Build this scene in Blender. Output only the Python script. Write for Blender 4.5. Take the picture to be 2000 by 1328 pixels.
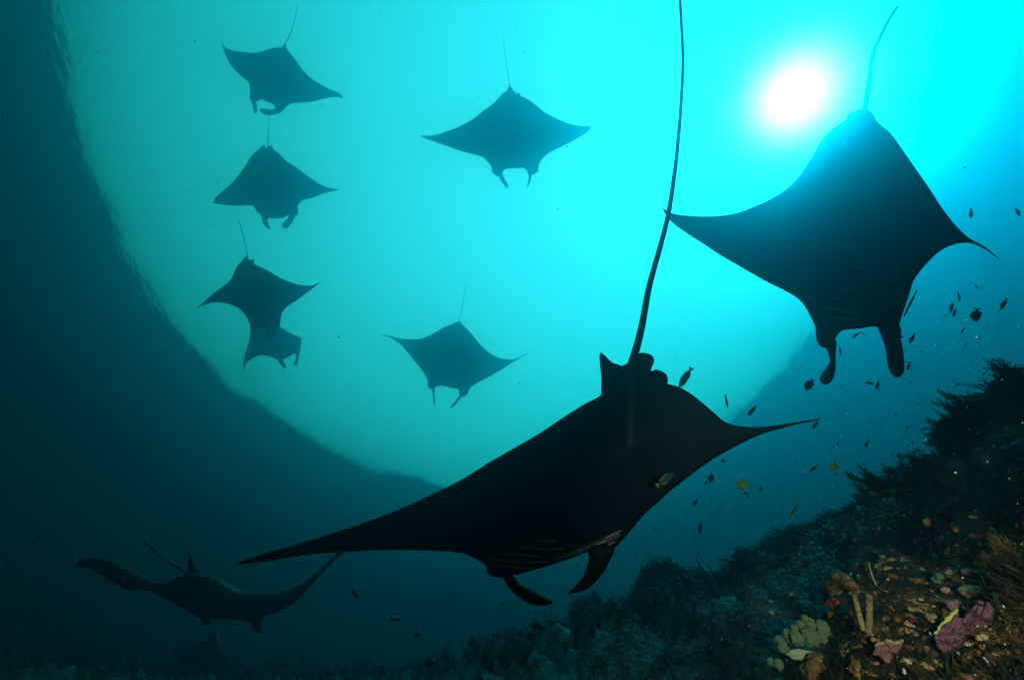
import bpy, bmesh, math, random
import numpy as np
from mathutils import Vector, Matrix, noise
from mathutils.geometry import delaunay_2d_cdt

for o in list(bpy.data.objects):
    bpy.data.objects.remove(o)
scene = bpy.context.scene
C = scene.collection
R = math.radians

# ------------------------------------------------------------------ camera
FPX = 800.0                       # focal length in pixels of the 2000 px wide photograph
u = Vector((-14.0, 330.0, -FPX)).normalized()          # world up seen in camera axes
fwd = Vector((0, 0, -1))
yh = (fwd - u * fwd.dot(u)).normalized()               # heading: horizontal direction of view
xh = yh.cross(u)
ROT = Matrix((xh, yh, u))                               # camera axes -> world axes
cam_d = bpy.data.cameras.new('camera')
cam_d.sensor_width = 36.0
cam_d.lens = 36.0 * FPX / 2000.0
cam_d.clip_start = 0.02
cam_d.clip_end = 2000
cam = bpy.data.objects.new('camera', cam_d)
C.objects.link(cam)
cam.matrix_world = ROT.to_4x4()
scene.camera = cam

def ray(px, py):
    """unit direction in the world of a point of the photograph"""
    return (ROT @ Vector((px - 1000.0, 664.0 - py, -FPX))).normalized()

def at(px, py, dist):
    return ray(px, py) * dist

# ------------------------------------------------------------------ sky, sun, exposure
SUN = ray(1560, 186)
SUN_EL = math.asin(SUN.z)
SUN_AZ = math.atan2(SUN.x, SUN.y)
world = bpy.data.worlds.new('World')
scene.world = world
world.use_nodes = True
nt = world.node_tree
nt.nodes.clear()
out = nt.nodes.new('ShaderNodeOutputWorld')
bg = nt.nodes.new('ShaderNodeBackground')
sky = nt.nodes.new('ShaderNodeTexSky')
sky.sky_type = 'NISHITA'
sky.sun_disc = False
sky.sun_elevation = SUN_EL
sky.sun_rotation = SUN_AZ
sky.air_density = 7.0
sky.dust_density = 0.0
bg.inputs['Strength'].default_value = 0.15
# the glare of the sun itself, spread by haze and by the rippled surface
tc = nt.nodes.new('ShaderNodeTexCoord')
dot = nt.nodes.new('ShaderNodeVectorMath'); dot.operation = 'DOT_PRODUCT'
dot.inputs[1].default_value = SUN
nt.links.new(tc.outputs['Generated'], dot.inputs[0])
def glow(power, amount):
    c = nt.nodes.new('ShaderNodeMath'); c.operation = 'MAXIMUM'; c.inputs[1].default_value = 0.0
    nt.links.new(dot.outputs['Value'], c.inputs[0])
    p = nt.nodes.new('ShaderNodeMath'); p.operation = 'POWER'; p.inputs[1].default_value = power
    nt.links.new(c.outputs[0], p.inputs[0])
    m = nt.nodes.new('ShaderNodeMath'); m.operation = 'MULTIPLY'; m.inputs[1].default_value = amount
    nt.links.new(p.outputs[0], m.inputs[0])
    return m
def addn(a, b):
    m = nt.nodes.new('ShaderNodeMath'); m.operation = 'ADD'
    nt.links.new(a.outputs[0], m.inputs[0]); nt.links.new(b.outputs[0], m.inputs[1])
    return m
GLOWS = [(700.0, 800.0), (200.0, 30.0)]
g = None
for pw, am in GLOWS:
    k = glow(pw, am)
    g = k if g is None else addn(g, k)
gl = nt.nodes.new('ShaderNodeCombineColor')
for i, warm in enumerate((1.0, 0.95, 0.82)):            # sunlight, slightly warm
    k = nt.nodes.new('ShaderNodeMath'); k.operation = 'MULTIPLY'; k.inputs[1].default_value = warm
    nt.links.new(g.outputs[0], k.inputs[0]); nt.links.new(k.outputs[0], gl.inputs[i])
mx = nt.nodes.new('ShaderNodeVectorMath'); mx.operation = 'ADD'
nt.links.new(sky.outputs['Color'], mx.inputs[0])
nt.links.new(gl.outputs['Color'], mx.inputs[1])
nt.links.new(mx.outputs[0], bg.inputs['Color'])
nt.links.new(bg.outputs[0], out.inputs['Surface'])

sun_d = bpy.data.lights.new('sun', 'SUN')
sun_d.energy = 2.0
sun_d.angle = R(0.5)
sun_d.color = (1.0, 0.93, 0.80)
sun = bpy.data.objects.new('sun', sun_d)
C.objects.link(sun)
sun.rotation_euler = SUN.to_track_quat('Z', 'Y').to_euler()
sun.location = SUN * 60

scene.view_settings.view_transform = 'Standard'
scene.view_settings.look = 'None'
scene.view_settings.exposure = 2.2
scene.view_settings.gamma = 1.0
scene.view_settings.use_curve_mapping = False
scene.cycles.max_bounces = 6
scene.cycles.volume_bounces = 0
scene.cycles.transparent_max_bounces = 8
scene.cycles.use_denoising = True

# ------------------------------------------------------------------ helpers
def new_mat(name):
    m = bpy.data.materials.new(name); m.use_nodes = True
    return m, m.node_tree, m.node_tree.nodes['Principled BSDF']

def noise_mat(name, cols, scale=8.0, rough=0.6, bump=0.3, bscale=60.0, detail=6.0, spec=0.3, coord='Object'):
    """mottled skin: a noise runs through the given colours, a finer one gives relief"""
    m, t, p = new_mat(name)
    tcn = t.nodes.new('ShaderNodeTexCoord')
    n = t.nodes.new('ShaderNodeTexNoise'); n.inputs['Scale'].default_value = scale; n.inputs['Detail'].default_value = detail
    r = t.nodes.new('ShaderNodeValToRGB')
    e = r.color_ramp.elements
    while len(e) < len(cols): e.new(0.5)
    for i, c in enumerate(cols):
        e[i].position = 0.3 + 0.4 * i / max(1, len(cols) - 1); e[i].color = (*c, 1)
    b = t.nodes.new('ShaderNodeBump'); b.inputs['Strength'].default_value = bump; b.inputs['Distance'].default_value = 0.01
    n2 = t.nodes.new('ShaderNodeTexNoise'); n2.inputs['Scale'].default_value = bscale; n2.inputs['Detail'].default_value = 4
    L = t.links.new
    L(tcn.outputs[coord], n.inputs['Vector']); L(tcn.outputs[coord], n2.inputs['Vector'])
    L(n.outputs['Fac'], r.inputs['Fac']); L(r.outputs['Color'], p.inputs['Base Color'])
    L(n2.outputs['Fac'], b.inputs['Height']); L(b.outputs['Normal'], p.inputs['Normal'])
    p.inputs['Roughness'].default_value = rough
    p.inputs['Specular IOR Level'].default_value = spec
    return m

def link(name, me, parent=None, mat=None, loc=None):
    o = bpy.data.objects.new(name, me); C.objects.link(o)
    if mat is not None and not me.materials: me.materials.append(mat)
    if loc is not None: o.location = loc
    if parent is not None: o.parent = parent
    return o

def mesh_from(name, verts, faces, smooth=True):
    me = bpy.data.meshes.new(name)
    me.from_pydata([tuple(v) for v in verts], [], faces); me.update()
    if smooth: me.polygons.foreach_set('use_smooth', [True] * len(me.polygons))
    return me

def tag(o, label=None, cat=None, group=None, kind=None):
    if label: o['label'] = label
    if cat: o['category'] = cat
    if group: o['group'] = group
    if kind: o['kind'] = kind
    return o

def empty(name, loc, label, cat, group=None):
    o = bpy.data.objects.new(name, None); C.objects.link(o)
    o.location = loc; o.empty_display_size = 0.1
    return tag(o, label, cat, group)

def catmull(pts, step, closed=False):
    """points along a smooth curve through pts, about one every step"""
    P = [np.array(p, float) for p in pts]; n = len(P); res = []
    for i in range(n if closed else n - 1):
        p1, p2 = P[i], P[(i + 1) % n]
        p0 = P[i - 1] if (closed or i > 0) else p1 * 2 - p2
        p3 = P[(i + 2) % n] if (closed or i + 2 < n) else p2 * 2 - p1
        # centripetal-like: limit tangents so that short spans beside long ones do not overshoot
        d = np.linalg.norm(p2 - p1)
        m1 = (p2 - p0) / max(1e-9, np.linalg.norm(p2 - p0)) * d
        m2 = (p3 - p1) / max(1e-9, np.linalg.norm(p3 - p1)) * d
        c0 = np.dot(p1 - p0, p2 - p1) / max(1e-9, np.linalg.norm(p1 - p0) * d)
        c1 = np.dot(p2 - p1, p3 - p2) / max(1e-9, np.linalg.norm(p3 - p2) * d)
        m1 = m1 * (0.25 if c0 < 0.2 else 1.0); m2 = m2 * (0.25 if c1 < 0.2 else 1.0)
        k = max(1, int(round(d / step)))
        for j in range(k):
            s = j / k
            res.append(p1 * (2*s**3 - 3*s*s + 1) + m1 * (s**3 - 2*s*s + s) + p2 * (3*s*s - 2*s**3) + m2 * (s**3 - s*s))
    if not closed: res.append(P[-1])
    return res

def tube_mesh(name, pts, radii, sides=8, flat=1.0):
    pts = [Vector(p) for p in pts]; V = []; F = []
    ref = Vector((0.31, 0.52, 0.79))
    for i, p in enumerate(pts):
        t = (pts[min(i + 1, len(pts) - 1)] - pts[max(i - 1, 0)]).normalized()
        a = t.cross(ref).normalized(); b = t.cross(a)
        for k in range(sides):
            w = 2 * math.pi * k / sides
            V.append(p + a * math.cos(w) * radii[i] + b * math.sin(w) * radii[i] * flat)
    n = len(pts)
    for i in range(n - 1):
        for k in range(sides):
            F.append((i*sides + k, i*sides + (k+1) % sides, (i+1)*sides + (k+1) % sides, (i+1)*sides + k))
    V.append(pts[0]); V.append(pts[-1])
    for k in range(sides):
        F.append((n*sides, (k+1) % sides, k)); F.append((n*sides + 1, (n-1)*sides + k, (n-1)*sides + (k+1) % sides))
    return mesh_from(name, V, F)

# ------------------------------------------------------------------ water
DEPTH = 14.0                      # surface this far above the camera
def build_water():
    m = bpy.data.materials.new('water_surface'); m.use_nodes = True; t = m.node_tree; t.nodes.clear()
    o = t.nodes.new('ShaderNodeOutputMaterial'); mix = t.nodes.new('ShaderNodeMixShader')
    fr = t.nodes.new('ShaderNodeFresnel'); fr.inputs['IOR'].default_value = 1.47
    tr = t.nodes.new('ShaderNodeBsdfTransparent'); gl = t.nodes.new('ShaderNodeBsdfGlossy'); gl.inputs['Roughness'].default_value = 0.2
    bp = t.nodes.new('ShaderNodeBump'); bp.inputs['Strength'].default_value = 0.13; bp.inputs['Distance'].default_value = 0.02
    nz = t.nodes.new('ShaderNodeTexNoise'); nz.inputs['Scale'].default_value = 4.5; nz.inputs['Detail'].default_value = 5
    tcn = t.nodes.new('ShaderNodeTexCoord'); mp = t.nodes.new('ShaderNodeMapping'); mp.inputs['Scale'].default_value = (1.0, 0.45, 1.0)
    mp.inputs['Rotation'].default_value = (0, 0, 0.9)
    L = t.links.new
    L(tcn.outputs['Object'], mp.inputs['Vector']); L(mp.outputs['Vector'], nz.inputs['Vector']); L(nz.outputs['Fac'], bp.inputs['Height'])
    L(bp.outputs['Normal'], fr.inputs['Normal']); L(bp.outputs['Normal'], gl.inputs['Normal'])
    L(fr.outputs[0], mix.inputs[0]); L(tr.outputs[0], mix.inputs[1]); L(gl.outputs[0], mix.inputs[2]); L(mix.outputs[0], o.inputs['Surface'])
    n = 221; xs = np.linspace(-54, 54, n); xs = np.sign(xs) * (np.abs(xs) / 54) ** 1.25 * 54
    V = []
    for y in xs:
        for x in xs:
            z = 0.012 * noise.noise(Vector((x*.22, y*.22, 1.3))) + 0.010 * noise.noise(Vector((x*.6 + 4, y*.6, 2.1))) + 0.008 * noise.noise(Vector((x*1.4, y*1.1, 5.0)))
            V.append((x, y, DEPTH + z))
    F = [(j*n + i, j*n + i + 1, (j+1)*n + i + 1, (j+1)*n + i) for j in range(n - 1) for i in range(n - 1)]
    o = link('water_surface', mesh_from('water_surface', V, F), mat=m)
    tag(o, kind='structure')
    # the body of the water: sea water scatters forward and swallows red light
    h = bpy.data.materials.new('sea_water'); h.use_nodes = True; t = h.node_tree; t.nodes.clear()
    o = t.nodes.new('ShaderNodeOutputMaterial'); v = t.nodes.new('ShaderNodeVolumePrincipled')
    v.inputs['Color'].default_value = (0.0, 0.15, 0.252, 1)
    v.inputs['Absorption Color'].default_value = (0.075, 0.63, 0.845, 1)
    v.inputs['Density'].default_value = 0.45
    v.inputs['Anisotropy'].default_value = 0.9
    t.links.new(v.outputs[0], o.inputs['Volume'])
    b = 55.0; z0, z1 = -7.0, DEPTH + 0.9
    V = [(x, y, z) for z in (z0, z1) for y in (-b, b) for x in (-b, b)]
    F = [(0,2,3,1), (4,5,7,6), (0,1,5,4), (2,6,7,3), (0,4,6,2), (1,3,7,5)]
    o = link('haze', mesh_from('haze', V, F, False), mat=h)
    tag(o, kind='stuff')
build_water()

# ------------------------------------------------------------------ reef slope
random.seed(7)
CREST = [(-260,1285,18.5), (0,1298,18), (150,1306,18), (250,1318,18), (350,1326,17.5), (480,1320,16.5), (550,1316,15.5), (640,1324,14), (740,1312,12),
         (830,1318,9.5), (890,1310,7.5), (935,1282,6.2), (1000,1270,5.6), (1100,1256,5.0), (1140,1224,4.8), (1200,1188,4.6), (1280,1158,4.5),
         (1340,1142,4.4), (1400,1134,4.3), (1450,1110,4.2), (1500,1088,4.2), (1560,1062,4.1), (1610,1040,4), (1650,1005,3.9), (1700,975,3.8),
         (1760,940,3.7), (1810,908,3.6), (1860,872,3.4), (1900,838,3.3), (1950,805,3.2), (2000,748,3.1), (2100,680,3.0)]
SC = 0.8                          # distance of the slope
cz = []
for px, py, d in CREST:
    p = at(px, py, d * SC)
    cz.append((math.atan2(p.x, p.y), math.hypot(p.x, p.y), p.z))
cz.sort()
cz = [(-math.pi, 22, -2.5), (-2.2, 22, -2.2), (-1.5, 14, 0.0)] + cz + [(1.55, 3.2, 1.2), (2.2, 6, -0.6), (math.pi, 22, -2.5)]
CZ = np.array(cz)
def crest(phi):
    return np.interp(phi, CZ[:, 0], CZ[:, 1]), np.interp(phi, CZ[:, 0], CZ[:, 2])
def bumps(x, y):
    v = lambda s, o: Vector((x*s/SC + o, y*s/SC - o, o * 0.37))
    a = 0.24 * noise.noise(v(0.9, 3.0))
    a += 0.32 * (abs(noise.noise(v(2.1, 11.0))) - 0.25)
    a += 0.20 * (abs(noise.noise(v(5.0, 21.0))) - 0.25)
    a += 0.06 * (abs(noise.noise(v(11.0, 31.0))) - 0.25)
    a += 0.022 * noise.noise(v(27.0, 41.0))
    return a * SC
def height(phi, rho):
    rc, zc = crest(phi)
    s = rho / rc
    if s <= 1: z = -0.6*SC + (zc + 0.6*SC) * s ** 0.97
    else: z = max(-5.0, zc - 0.22 * (rho - rc) - 0.10 * min(1.0, (rho - rc)) )
    return z + bumps(math.sin(phi) * rho, math.cos(phi) * rho) * min(1.0, 0.3 + rho / 2.4)
def build_reef():
    fine = np.concatenate([np.linspace(-1.35, 0.25, 230, endpoint=False), np.linspace(0.25, 1.45, 420)])
    rest = np.linspace(1.45, 2*math.pi - 1.35, 60)[1:-1]
    phis = np.concatenate([fine, rest])
    rhos = np.concatenate([[0.05], np.geomspace(0.25, 13.5, 300), np.geomspace(14, 53.5, 30)])
    V = []; uv = []
    for ph in phis:
        w = ph if ph <= math.pi else ph - 2*math.pi
        for r in rhos:
            V.append((math.sin(ph)*r, math.cos(ph)*r, height(w, r)))
    n, k = len(phis), len(rhos)
    F = [(i*k + j, i*k + j + 1, ((i+1) % n)*k + j + 1, ((i+1) % n)*k + j) for i in range(n) for j in range(k - 1)]
    m, t, p = new_mat('reef_rock'); L = t.links.new
    tcn = t.nodes.new('ShaderNodeTexCoord')
    n1 = t.nodes.new('ShaderNodeTexNoise'); n1.inputs['Scale'].default_value = 9; n1.inputs['Detail'].default_value = 8
    r1 = t.nodes.new('ShaderNodeValToRGB'); e = r1.color_ramp.elements
    for q, c in ((0.30, (.010, .011, .007)), (0.46, (.028, .026, .015)), (0.56, (.04, .028, .015)), (0.68, (.02, .015, .014)), (0.75, (.055, .042, .026))):
        x = e.new(q); x.color = (*c, 1)
    e.remove(e[0]); e.remove(e[-1])
    vo = t.nodes.new('ShaderNodeTexVoronoi'); vo.inputs['Scale'].default_value = 26
    r2 = t.nodes.new('ShaderNodeValToRGB'); r2.color_ramp.interpolation = 'CONSTANT'; e = r2.color_ramp.elements
    e[0].position = 0; e[0].color = (.016, .015, .009, 1); e[1].position = .42; e[1].color = (.06, .03, .015, 1)
    for q, c in ((.55, (.02, .018, .012)), (.68, (.05, .02, .025)), (.76, (.08, .055, .03)), (.86, (.03, .035, .018)), (.93, (.10, .085, .055))):
        x = e.new(q); x.color = (*c, 1)
    n3 = t.nodes.new('ShaderNodeTexNoise'); n3.inputs['Scale'].default_value = 17; n3.inputs['Detail'].default_value = 5
    r3 = t.nodes.new('ShaderNodeValToRGB'); r3.color_ramp.elements[0].position = .50; r3.color_ramp.elements[1].position = .60
    mixc = t.nodes.new('ShaderNodeMix'); mixc.data_type = 'RGBA'
    sp = t.nodes.new('ShaderNodeSeparateColor')
    dist = t.nodes.new('ShaderNodeVectorMath'); dist.operation = 'ADD'
    nd = t.nodes.new('ShaderNodeTexNoise'); nd.inputs['Scale'].default_value = 40; nd.inputs['Detail'].default_value = 3
    sc = t.nodes.new('ShaderNodeVectorMath'); sc.operation = 'SCALE'; sc.inputs['Scale'].default_value = 0.05
    L(tcn.outputs['Object'], nd.inputs['Vector']); L(nd.outputs['Color'], sc.inputs[0])
    L(tcn.outputs['Object'], dist.inputs[0]); L(sc.outputs[0], dist.inputs[1]); L(dist.outputs[0], vo.inputs['Vector'])
    L(tcn.outputs['Object'], n1.inputs['Vector']); L(n1.outputs['Fac'], r1.inputs['Fac'])
    L(vo.outputs['Color'], sp.inputs[0]); L(sp.outputs[0], r2.inputs['Fac'])
    L(tcn.outputs['Object'], n3.inputs['Vector']); L(n3.outputs['Fac'], r3.inputs['Fac']); L(r3.outputs['Color'], mixc.inputs['Factor'])
    L(r1.outputs['Color'], mixc.inputs['A']); L(r2.outputs['Color'], mixc.inputs['B']); L(mixc.outputs['Result'], p.inputs['Base Color'])
    b = t.nodes.new('ShaderNodeBump'); b.inputs['Strength'].default_value = 0.9; b.inputs['Distance'].default_value = 0.03
    n4 = t.nodes.new('ShaderNodeTexNoise'); n4.inputs['Scale'].default_value = 45; n4.inputs['Detail'].default_value = 8
    L(tcn.outputs['Object'], n4.inputs['Vector']); L(n4.outputs['Fac'], b.inputs['Height']); L(b.outputs['Normal'], p.inputs['Normal'])
    p.inputs['Roughness'].default_value = 0.75; p.inputs['Specular IOR Level'].default_value = 0.2
    o = link('reef_slope', mesh_from('reef_slope', V, F), mat=m)
    tag(o, kind='structure')
    return o
reef = build_reef()
RV = np.empty(len(reef.data.vertices) * 3); reef.data.vertices.foreach_get('co', RV); RV = RV.reshape(-1, 3)
RN = np.empty_like(RV).ravel(); reef.data.vertices.foreach_get('normal', RN); RN = RN.reshape(-1, 3)
RM = np.array(ROT.transposed())                          # world -> camera axes
def project(P):
    q = np.asarray(P) @ RM.T
    z = np.where(q[..., 2] < -1e-3, -q[..., 2], np.nan)
    return np.stack([1000 + FPX * q[..., 0] / z, 664 - FPX * q[..., 1] / z], -1), z
RP, RZ = project(RV)
RDIST = np.linalg.norm(RV, axis=1)
vis = (RP[:, 0] > -60) & (RP[:, 0] < 2080) & (RP[:, 1] < 1420) & (RDIST < 15)
phiV = np.arctan2(RV[:, 0], RV[:, 1]); rcV, zcV = crest(phiV)
vis &= np.hypot(RV[:, 0], RV[:, 1]) < rcV * 1.04
VIS = np.nonzero(vis)[0]
def on_reef(px, py):
    """the point of the slope that a pixel of the photograph falls on, and its normal"""
    d = (RP[VIS, 0] - px) ** 2 + (RP[VIS, 1] - py) ** 2
    near = VIS[np.argsort(d)[:6]]
    i = near[np.argmin(RDIST[near])]
    return Vector(RV[i]), Vector(RN[i])

class Patch:
    """a tilted sheet lying on the slope round a pixel: pixels near it map to points on it"""
    def __init__(s, root, lift=.06, mix=.35, rad=70):
        d = np.hypot(RP[VIS, 0] - root[0], RP[VIS, 1] - root[1]); k = VIS[d < rad]
        P = RV[k]; c = P.mean(0); n = np.linalg.svd(P - c, full_matrices=False)[2][2]
        n = Vector(n); v = ray(*root)
        if n.dot(v) > 0: n = -n
        s.n = (n * (1 - mix) - v * mix).normalized()
        p = v * (Vector(c).dot(n) / v.dot(n)); s.p = v * min(p.length - lift * .4, float(np.percentile(RDIST[VIS[d < 40]], 12)) - .01); s.root = root
        s.r = (camR0 - s.n * camR0.dot(s.n)).normalized(); s.u = s.n.cross(s.r)
        if s.u.dot(camU0) < 0: s.u = -s.u
    def at(s, x, y, off=0.0):
        d = ray(x, y); return d * (s.p.dot(s.n) / d.dot(s.n)) - s.p + s.n * off
    def size(s, x, y):        # metres per pixel there, across and up
        a = s.at(x, y); return (s.at(x + 2, y) - a).length / 2, (s.at(x, y - 2) - a).length / 2
camR0 = ROT @ Vector((1, 0, 0)); camU0 = ROT @ Vector((0, 1, 0))

def tint_mat(name, cols, rough=0.7):
    """colour picked by the point attribute «tint» (0..1) along the given colours"""
    m, t, p = new_mat(name)
    a = t.nodes.new('ShaderNodeAttribute'); a.attribute_name = 'tint'
    r = t.nodes.new('ShaderNodeValToRGB'); e = r.color_ramp.elements
    while len(e) < len(cols): e.new(0.5)
    for i, c in enumerate(cols):
        e[i].position = i / (len(cols) - 1); e[i].color = (*c, 1)
    t.links.new(a.outputs['Fac'], r.inputs['Fac']); t.links.new(r.outputs['Color'], p.inputs['Base Color'])
    p.inputs['Roughness'].default_value = rough; p.inputs['Specular IOR Level'].default_value = 0.2
    return m
def set_tint(me, vals):
    a = me.attributes.new('tint', 'FLOAT', 'POINT'); a.data.foreach_set('value', np.asarray(vals, np.float32))

GROWTH = tint_mat('turf_growth', [(.007,.010,.005), (.011,.015,.007), (.020,.019,.009), (.036,.025,.011), (.018,.022,.012)])
# the larger sponges and corals of the lit corner keep the turf off themselves
FREE = np.ones(len(VIS))
for fx, fy, fr in ((1565,1250,62), (1632,1190,30), (1680,1190,26), (1703,1195,26), (1735,1272,42), (1868,1235,62), (1900,1155,36), (1930,1195,36), (1865,1178,30), (1590,1310,34)):
    FREE *= 1 - .97 * np.exp(-(np.hypot(RP[VIS, 0] - fx, RP[VIS, 1] - fy) / fr) ** 4)
def build_growth():
    """the shaggy turf of hydroids and small soft corals over the whole slope"""
    rnd = np.random.default_rng(3)
    V = []; F = []; T = []
    up = Vector((0, 0, 1))
    crestness = np.hypot(RV[VIS, 0], RV[VIS, 1]) / rcV[VIS]
    w = np.where(crestness > 0.86, 3.0, 1.0) * np.where(RP[VIS, 1] > 1360, 0.3, 1.0) * (1 - .85 * np.exp(-((RP[VIS, 0] - 1880) / 170) ** 2 - ((RP[VIS, 1] - 1240) / 110) ** 2)) * FREE
    pick = rnd.choice(VIS, size=26000, p=w / w.sum())
    for i in pick:
        p = Vector(RV[i]); n = Vector(RN[i]); d = RDIST[i]
        clump = noise.noise(p * 2.3) * .5 + .5
        base_t = min(1.0, max(0.0, 0.15 + 0.7 * (noise.noise(p * 3.1 + Vector((9, 2, 4))) * .5 + .5) + rnd.normal(0, .12)))
        ht = (0.010 + 0.010 * d) * (0.35 + 1.5 * clump ** 2) * rnd.uniform(0.6, 1.5)
        lean = Vector((noise.noise(p * 1.1) * .8 - .25, noise.noise(p * 1.1 + Vector((5, 5, 5))) * .6, 0))
        if math.hypot(p.x, p.y) > crest(math.atan2(p.x, p.y))[0] * .9: ht *= 1.5
        for b in range(rnd.integers(5, 9)):
            dr = (n * 0.5 + up * 0.9 + lean + Vector(rnd.normal(0, .6, 3))).normalized()
            side = dr.cross(Vector(rnd.normal(0, 1, 3))).normalized() * ht * rnd.uniform(.02, .055)
            q = p + Vector(rnd.normal(0, ht * .35, 3)) - n * 0.01
            bend = (lean + Vector(rnd.normal(0, .4, 3))) * ht * .35
            k = len(V); hh = ht * rnd.uniform(.55, 1.1)
            V += [q - side, q + side, q + dr * hh * .5 + side * 1.2 + bend * .3, q + dr * hh * .5 - side * 1.2 + bend * .3, q + dr * hh + bend]
            F += [(k, k+1, k+2, k+3), (k+3, k+2, k+4)]
            T += [base_t] * 5
    me = mesh_from('reef_growth', V, F); set_tint(me, T)
    tag(link('reef_growth', me, mat=GROWTH), kind='stuff')
build_growth()

# a feathery soft coral: stalks with side leaflets
def feather_mesh(name, rnd, H, stalks, spread, leaf, lean=(0, 0, 0), tint=0.3, width=1.0, lw=.05):
    V = []; F = []; T = []
    for s in range(stalks):
        dr = (Vector((0, 0, 1)) + Vector(rnd.normal(0, spread, 3)) + Vector(lean)).normalized()
        h = H * rnd.uniform(.6, 1.0); nseg = 14
        bend = Vector(rnd.normal(0, .18, 3)) + Vector(lean) * .3
        q = Vector((rnd.normal(0, H*.07*width), rnd.normal(0, H*.07*width), -0.02))
        pts = [q + dr * h * k/nseg + bend * h * (k/nseg) ** 2 * .5 for k in range(nseg + 1)]
        for k in range(nseg):
            a, b = pts[k], pts[k+1]; r0 = H*.013*(1 - k/nseg) + H*.004
            ax = (b - a).cross(Vector((.3, .5, .8))).normalized() * r0; ay = (b - a).normalized().cross(ax)
            c = len(V)
            V += [a + ax, a + ay - ax*.5, a - ay - ax*.5, b + ax*.85, b + (ay - ax*.5)*.85, b + (-ay - ax*.5)*.85]
            F += [(c, c+1, c+4, c+3), (c+1, c+2, c+5, c+4), (c+2, c, c+3, c+5)]; T += [tint] * 6
            if k == 0: continue
            env = math.sin(math.pi * min(1, (k + .8) / (nseg + .8))) ** .6
            for l in range(14):
                dd = ((b - a).normalized() * rnd.uniform(.3, 1.0) + Vector(rnd.normal(0, .8, 3))).normalized()
                ln = leaf * env * rnd.uniform(.5, 1.1); sd = dd.cross(Vector(rnd.normal(0, 1, 3))).normalized() * ln * lw
                o = a.lerp(b, rnd.uniform(0, 1)); c = len(V)
                V += [o - sd*.5, o + sd*.5, o + dd*ln*.6 + sd, o + dd*ln*.6 - sd, o + dd*ln + Vector((0, 0, ln*.15))]
                F += [(c, c+1, c+2, c+3), (c+3, c+2, c+4)]; T += [min(1, max(0, tint + rnd.normal(0, .12)))] * 5
    me = mesh_from(name, V, F); set_tint(me, T)
    return me
SOFT = tint_mat('soft_coral', [(.010,.014,.008), (.018,.023,.012), (.035,.032,.016), (.08,.055,.022), (.22,.12,.045), (.34,.21,.085)])
def soft_coral(px, py, top, label, stalks=7, spread=.25, lean=(0,0,0), tint=.2, group=None, leaf=.15, seed=0, name='soft_coral', cat='soft coral', width=1.0, sink=0.01, lw=.05):
    rnd = np.random.default_rng(100 + seed + int(px * 7 + py))
    p, n = on_reef(px, py)
    q = ray(px, top) * p.length
    H = (q - p).length * 1.08
    me = feather_mesh(name, rnd, H, stalks, spread, H * leaf, lean, tint, width, lw)
    o = link(name, me, mat=SOFT, loc=p - Vector((0, 0, sink)))
    return tag(o, label, cat, group)
GS = 'feathery soft corals along the reef crest'
for k, a in enumerate([
    (943, 1290, 1236, 'tall bushy dark soft coral at the low left end of the reef crest', 9, .22),
    (985, 1282, 1240, 'broad dark soft coral right of the tall one at the crest low end', 9, .4),
    (1112, 1258, 1226, 'small dark soft coral below the curved head fin of the big ray', 7, .35),
    (1462, 1112, 1064, 'upright dark soft coral on the middle of the reef crest', 8, .18),
    (1512, 1092, 1052, 'low leaning dark soft coral between two upright ones mid crest', 8, .4),
    (1560, 1068, 1020, 'narrow column of dark soft coral above the orange and green reef flank', 7, .12),
    (1606, 1045, 1018, 'low dark soft coral tuft under the silver bellied fish', 7, .4),
    (1726, 968, 872, 'dark pillar of soft coral on the crest, right of the smaller yellow fish', 9, .12),
    (1760, 945, 862, 'hazy pointed soft coral just right of the pillar on the crest', 8, .16),
    (1813, 910, 856, 'bushy soft coral cone in the gap before the steep right end of the crest', 9, .24),
    (1880, 862, 778, 'fan of spiky soft coral blades leaning left on the steep right crest', 10, .3),
    (1903, 845, 748, 'thick dark clump of upright soft coral blades on the steep right crest', 11, .18),
    (1948, 815, 700, 'tallest dark soft coral, a thin spire near the right edge of the frame', 9, .10),
    (1988, 770, 690, 'dark soft coral cut by the right edge of the frame, beside the tallest spire', 9, .2),
    (2010, 745, 640, 'uppermost dark soft coral at the right edge of the frame', 9, .16),
    (745, 1316, 1282, 'low wispy soft coral at the bottom edge, left of the tall crest bush', 9, .45),
    (862, 1314, 1290, 'small wispy soft coral between the two bushes at the bottom edge', 8, .45),
    (590, 1318, 1296, 'faint wispy soft coral at the bottom edge under the banking ray', 8, .5),
    (640, 1322, 1298, 'faint low soft coral at the bottom edge right of the faintest ray', 8, .5),
]):
    px, py, top, lab, st, sp = a
    soft_coral(px, py, top, lab, st, sp, lean=((-.18, 0, 0) if 'leaning left' in lab else (0, 0, 0)), tint=.15, group=GS, seed=k)
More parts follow.
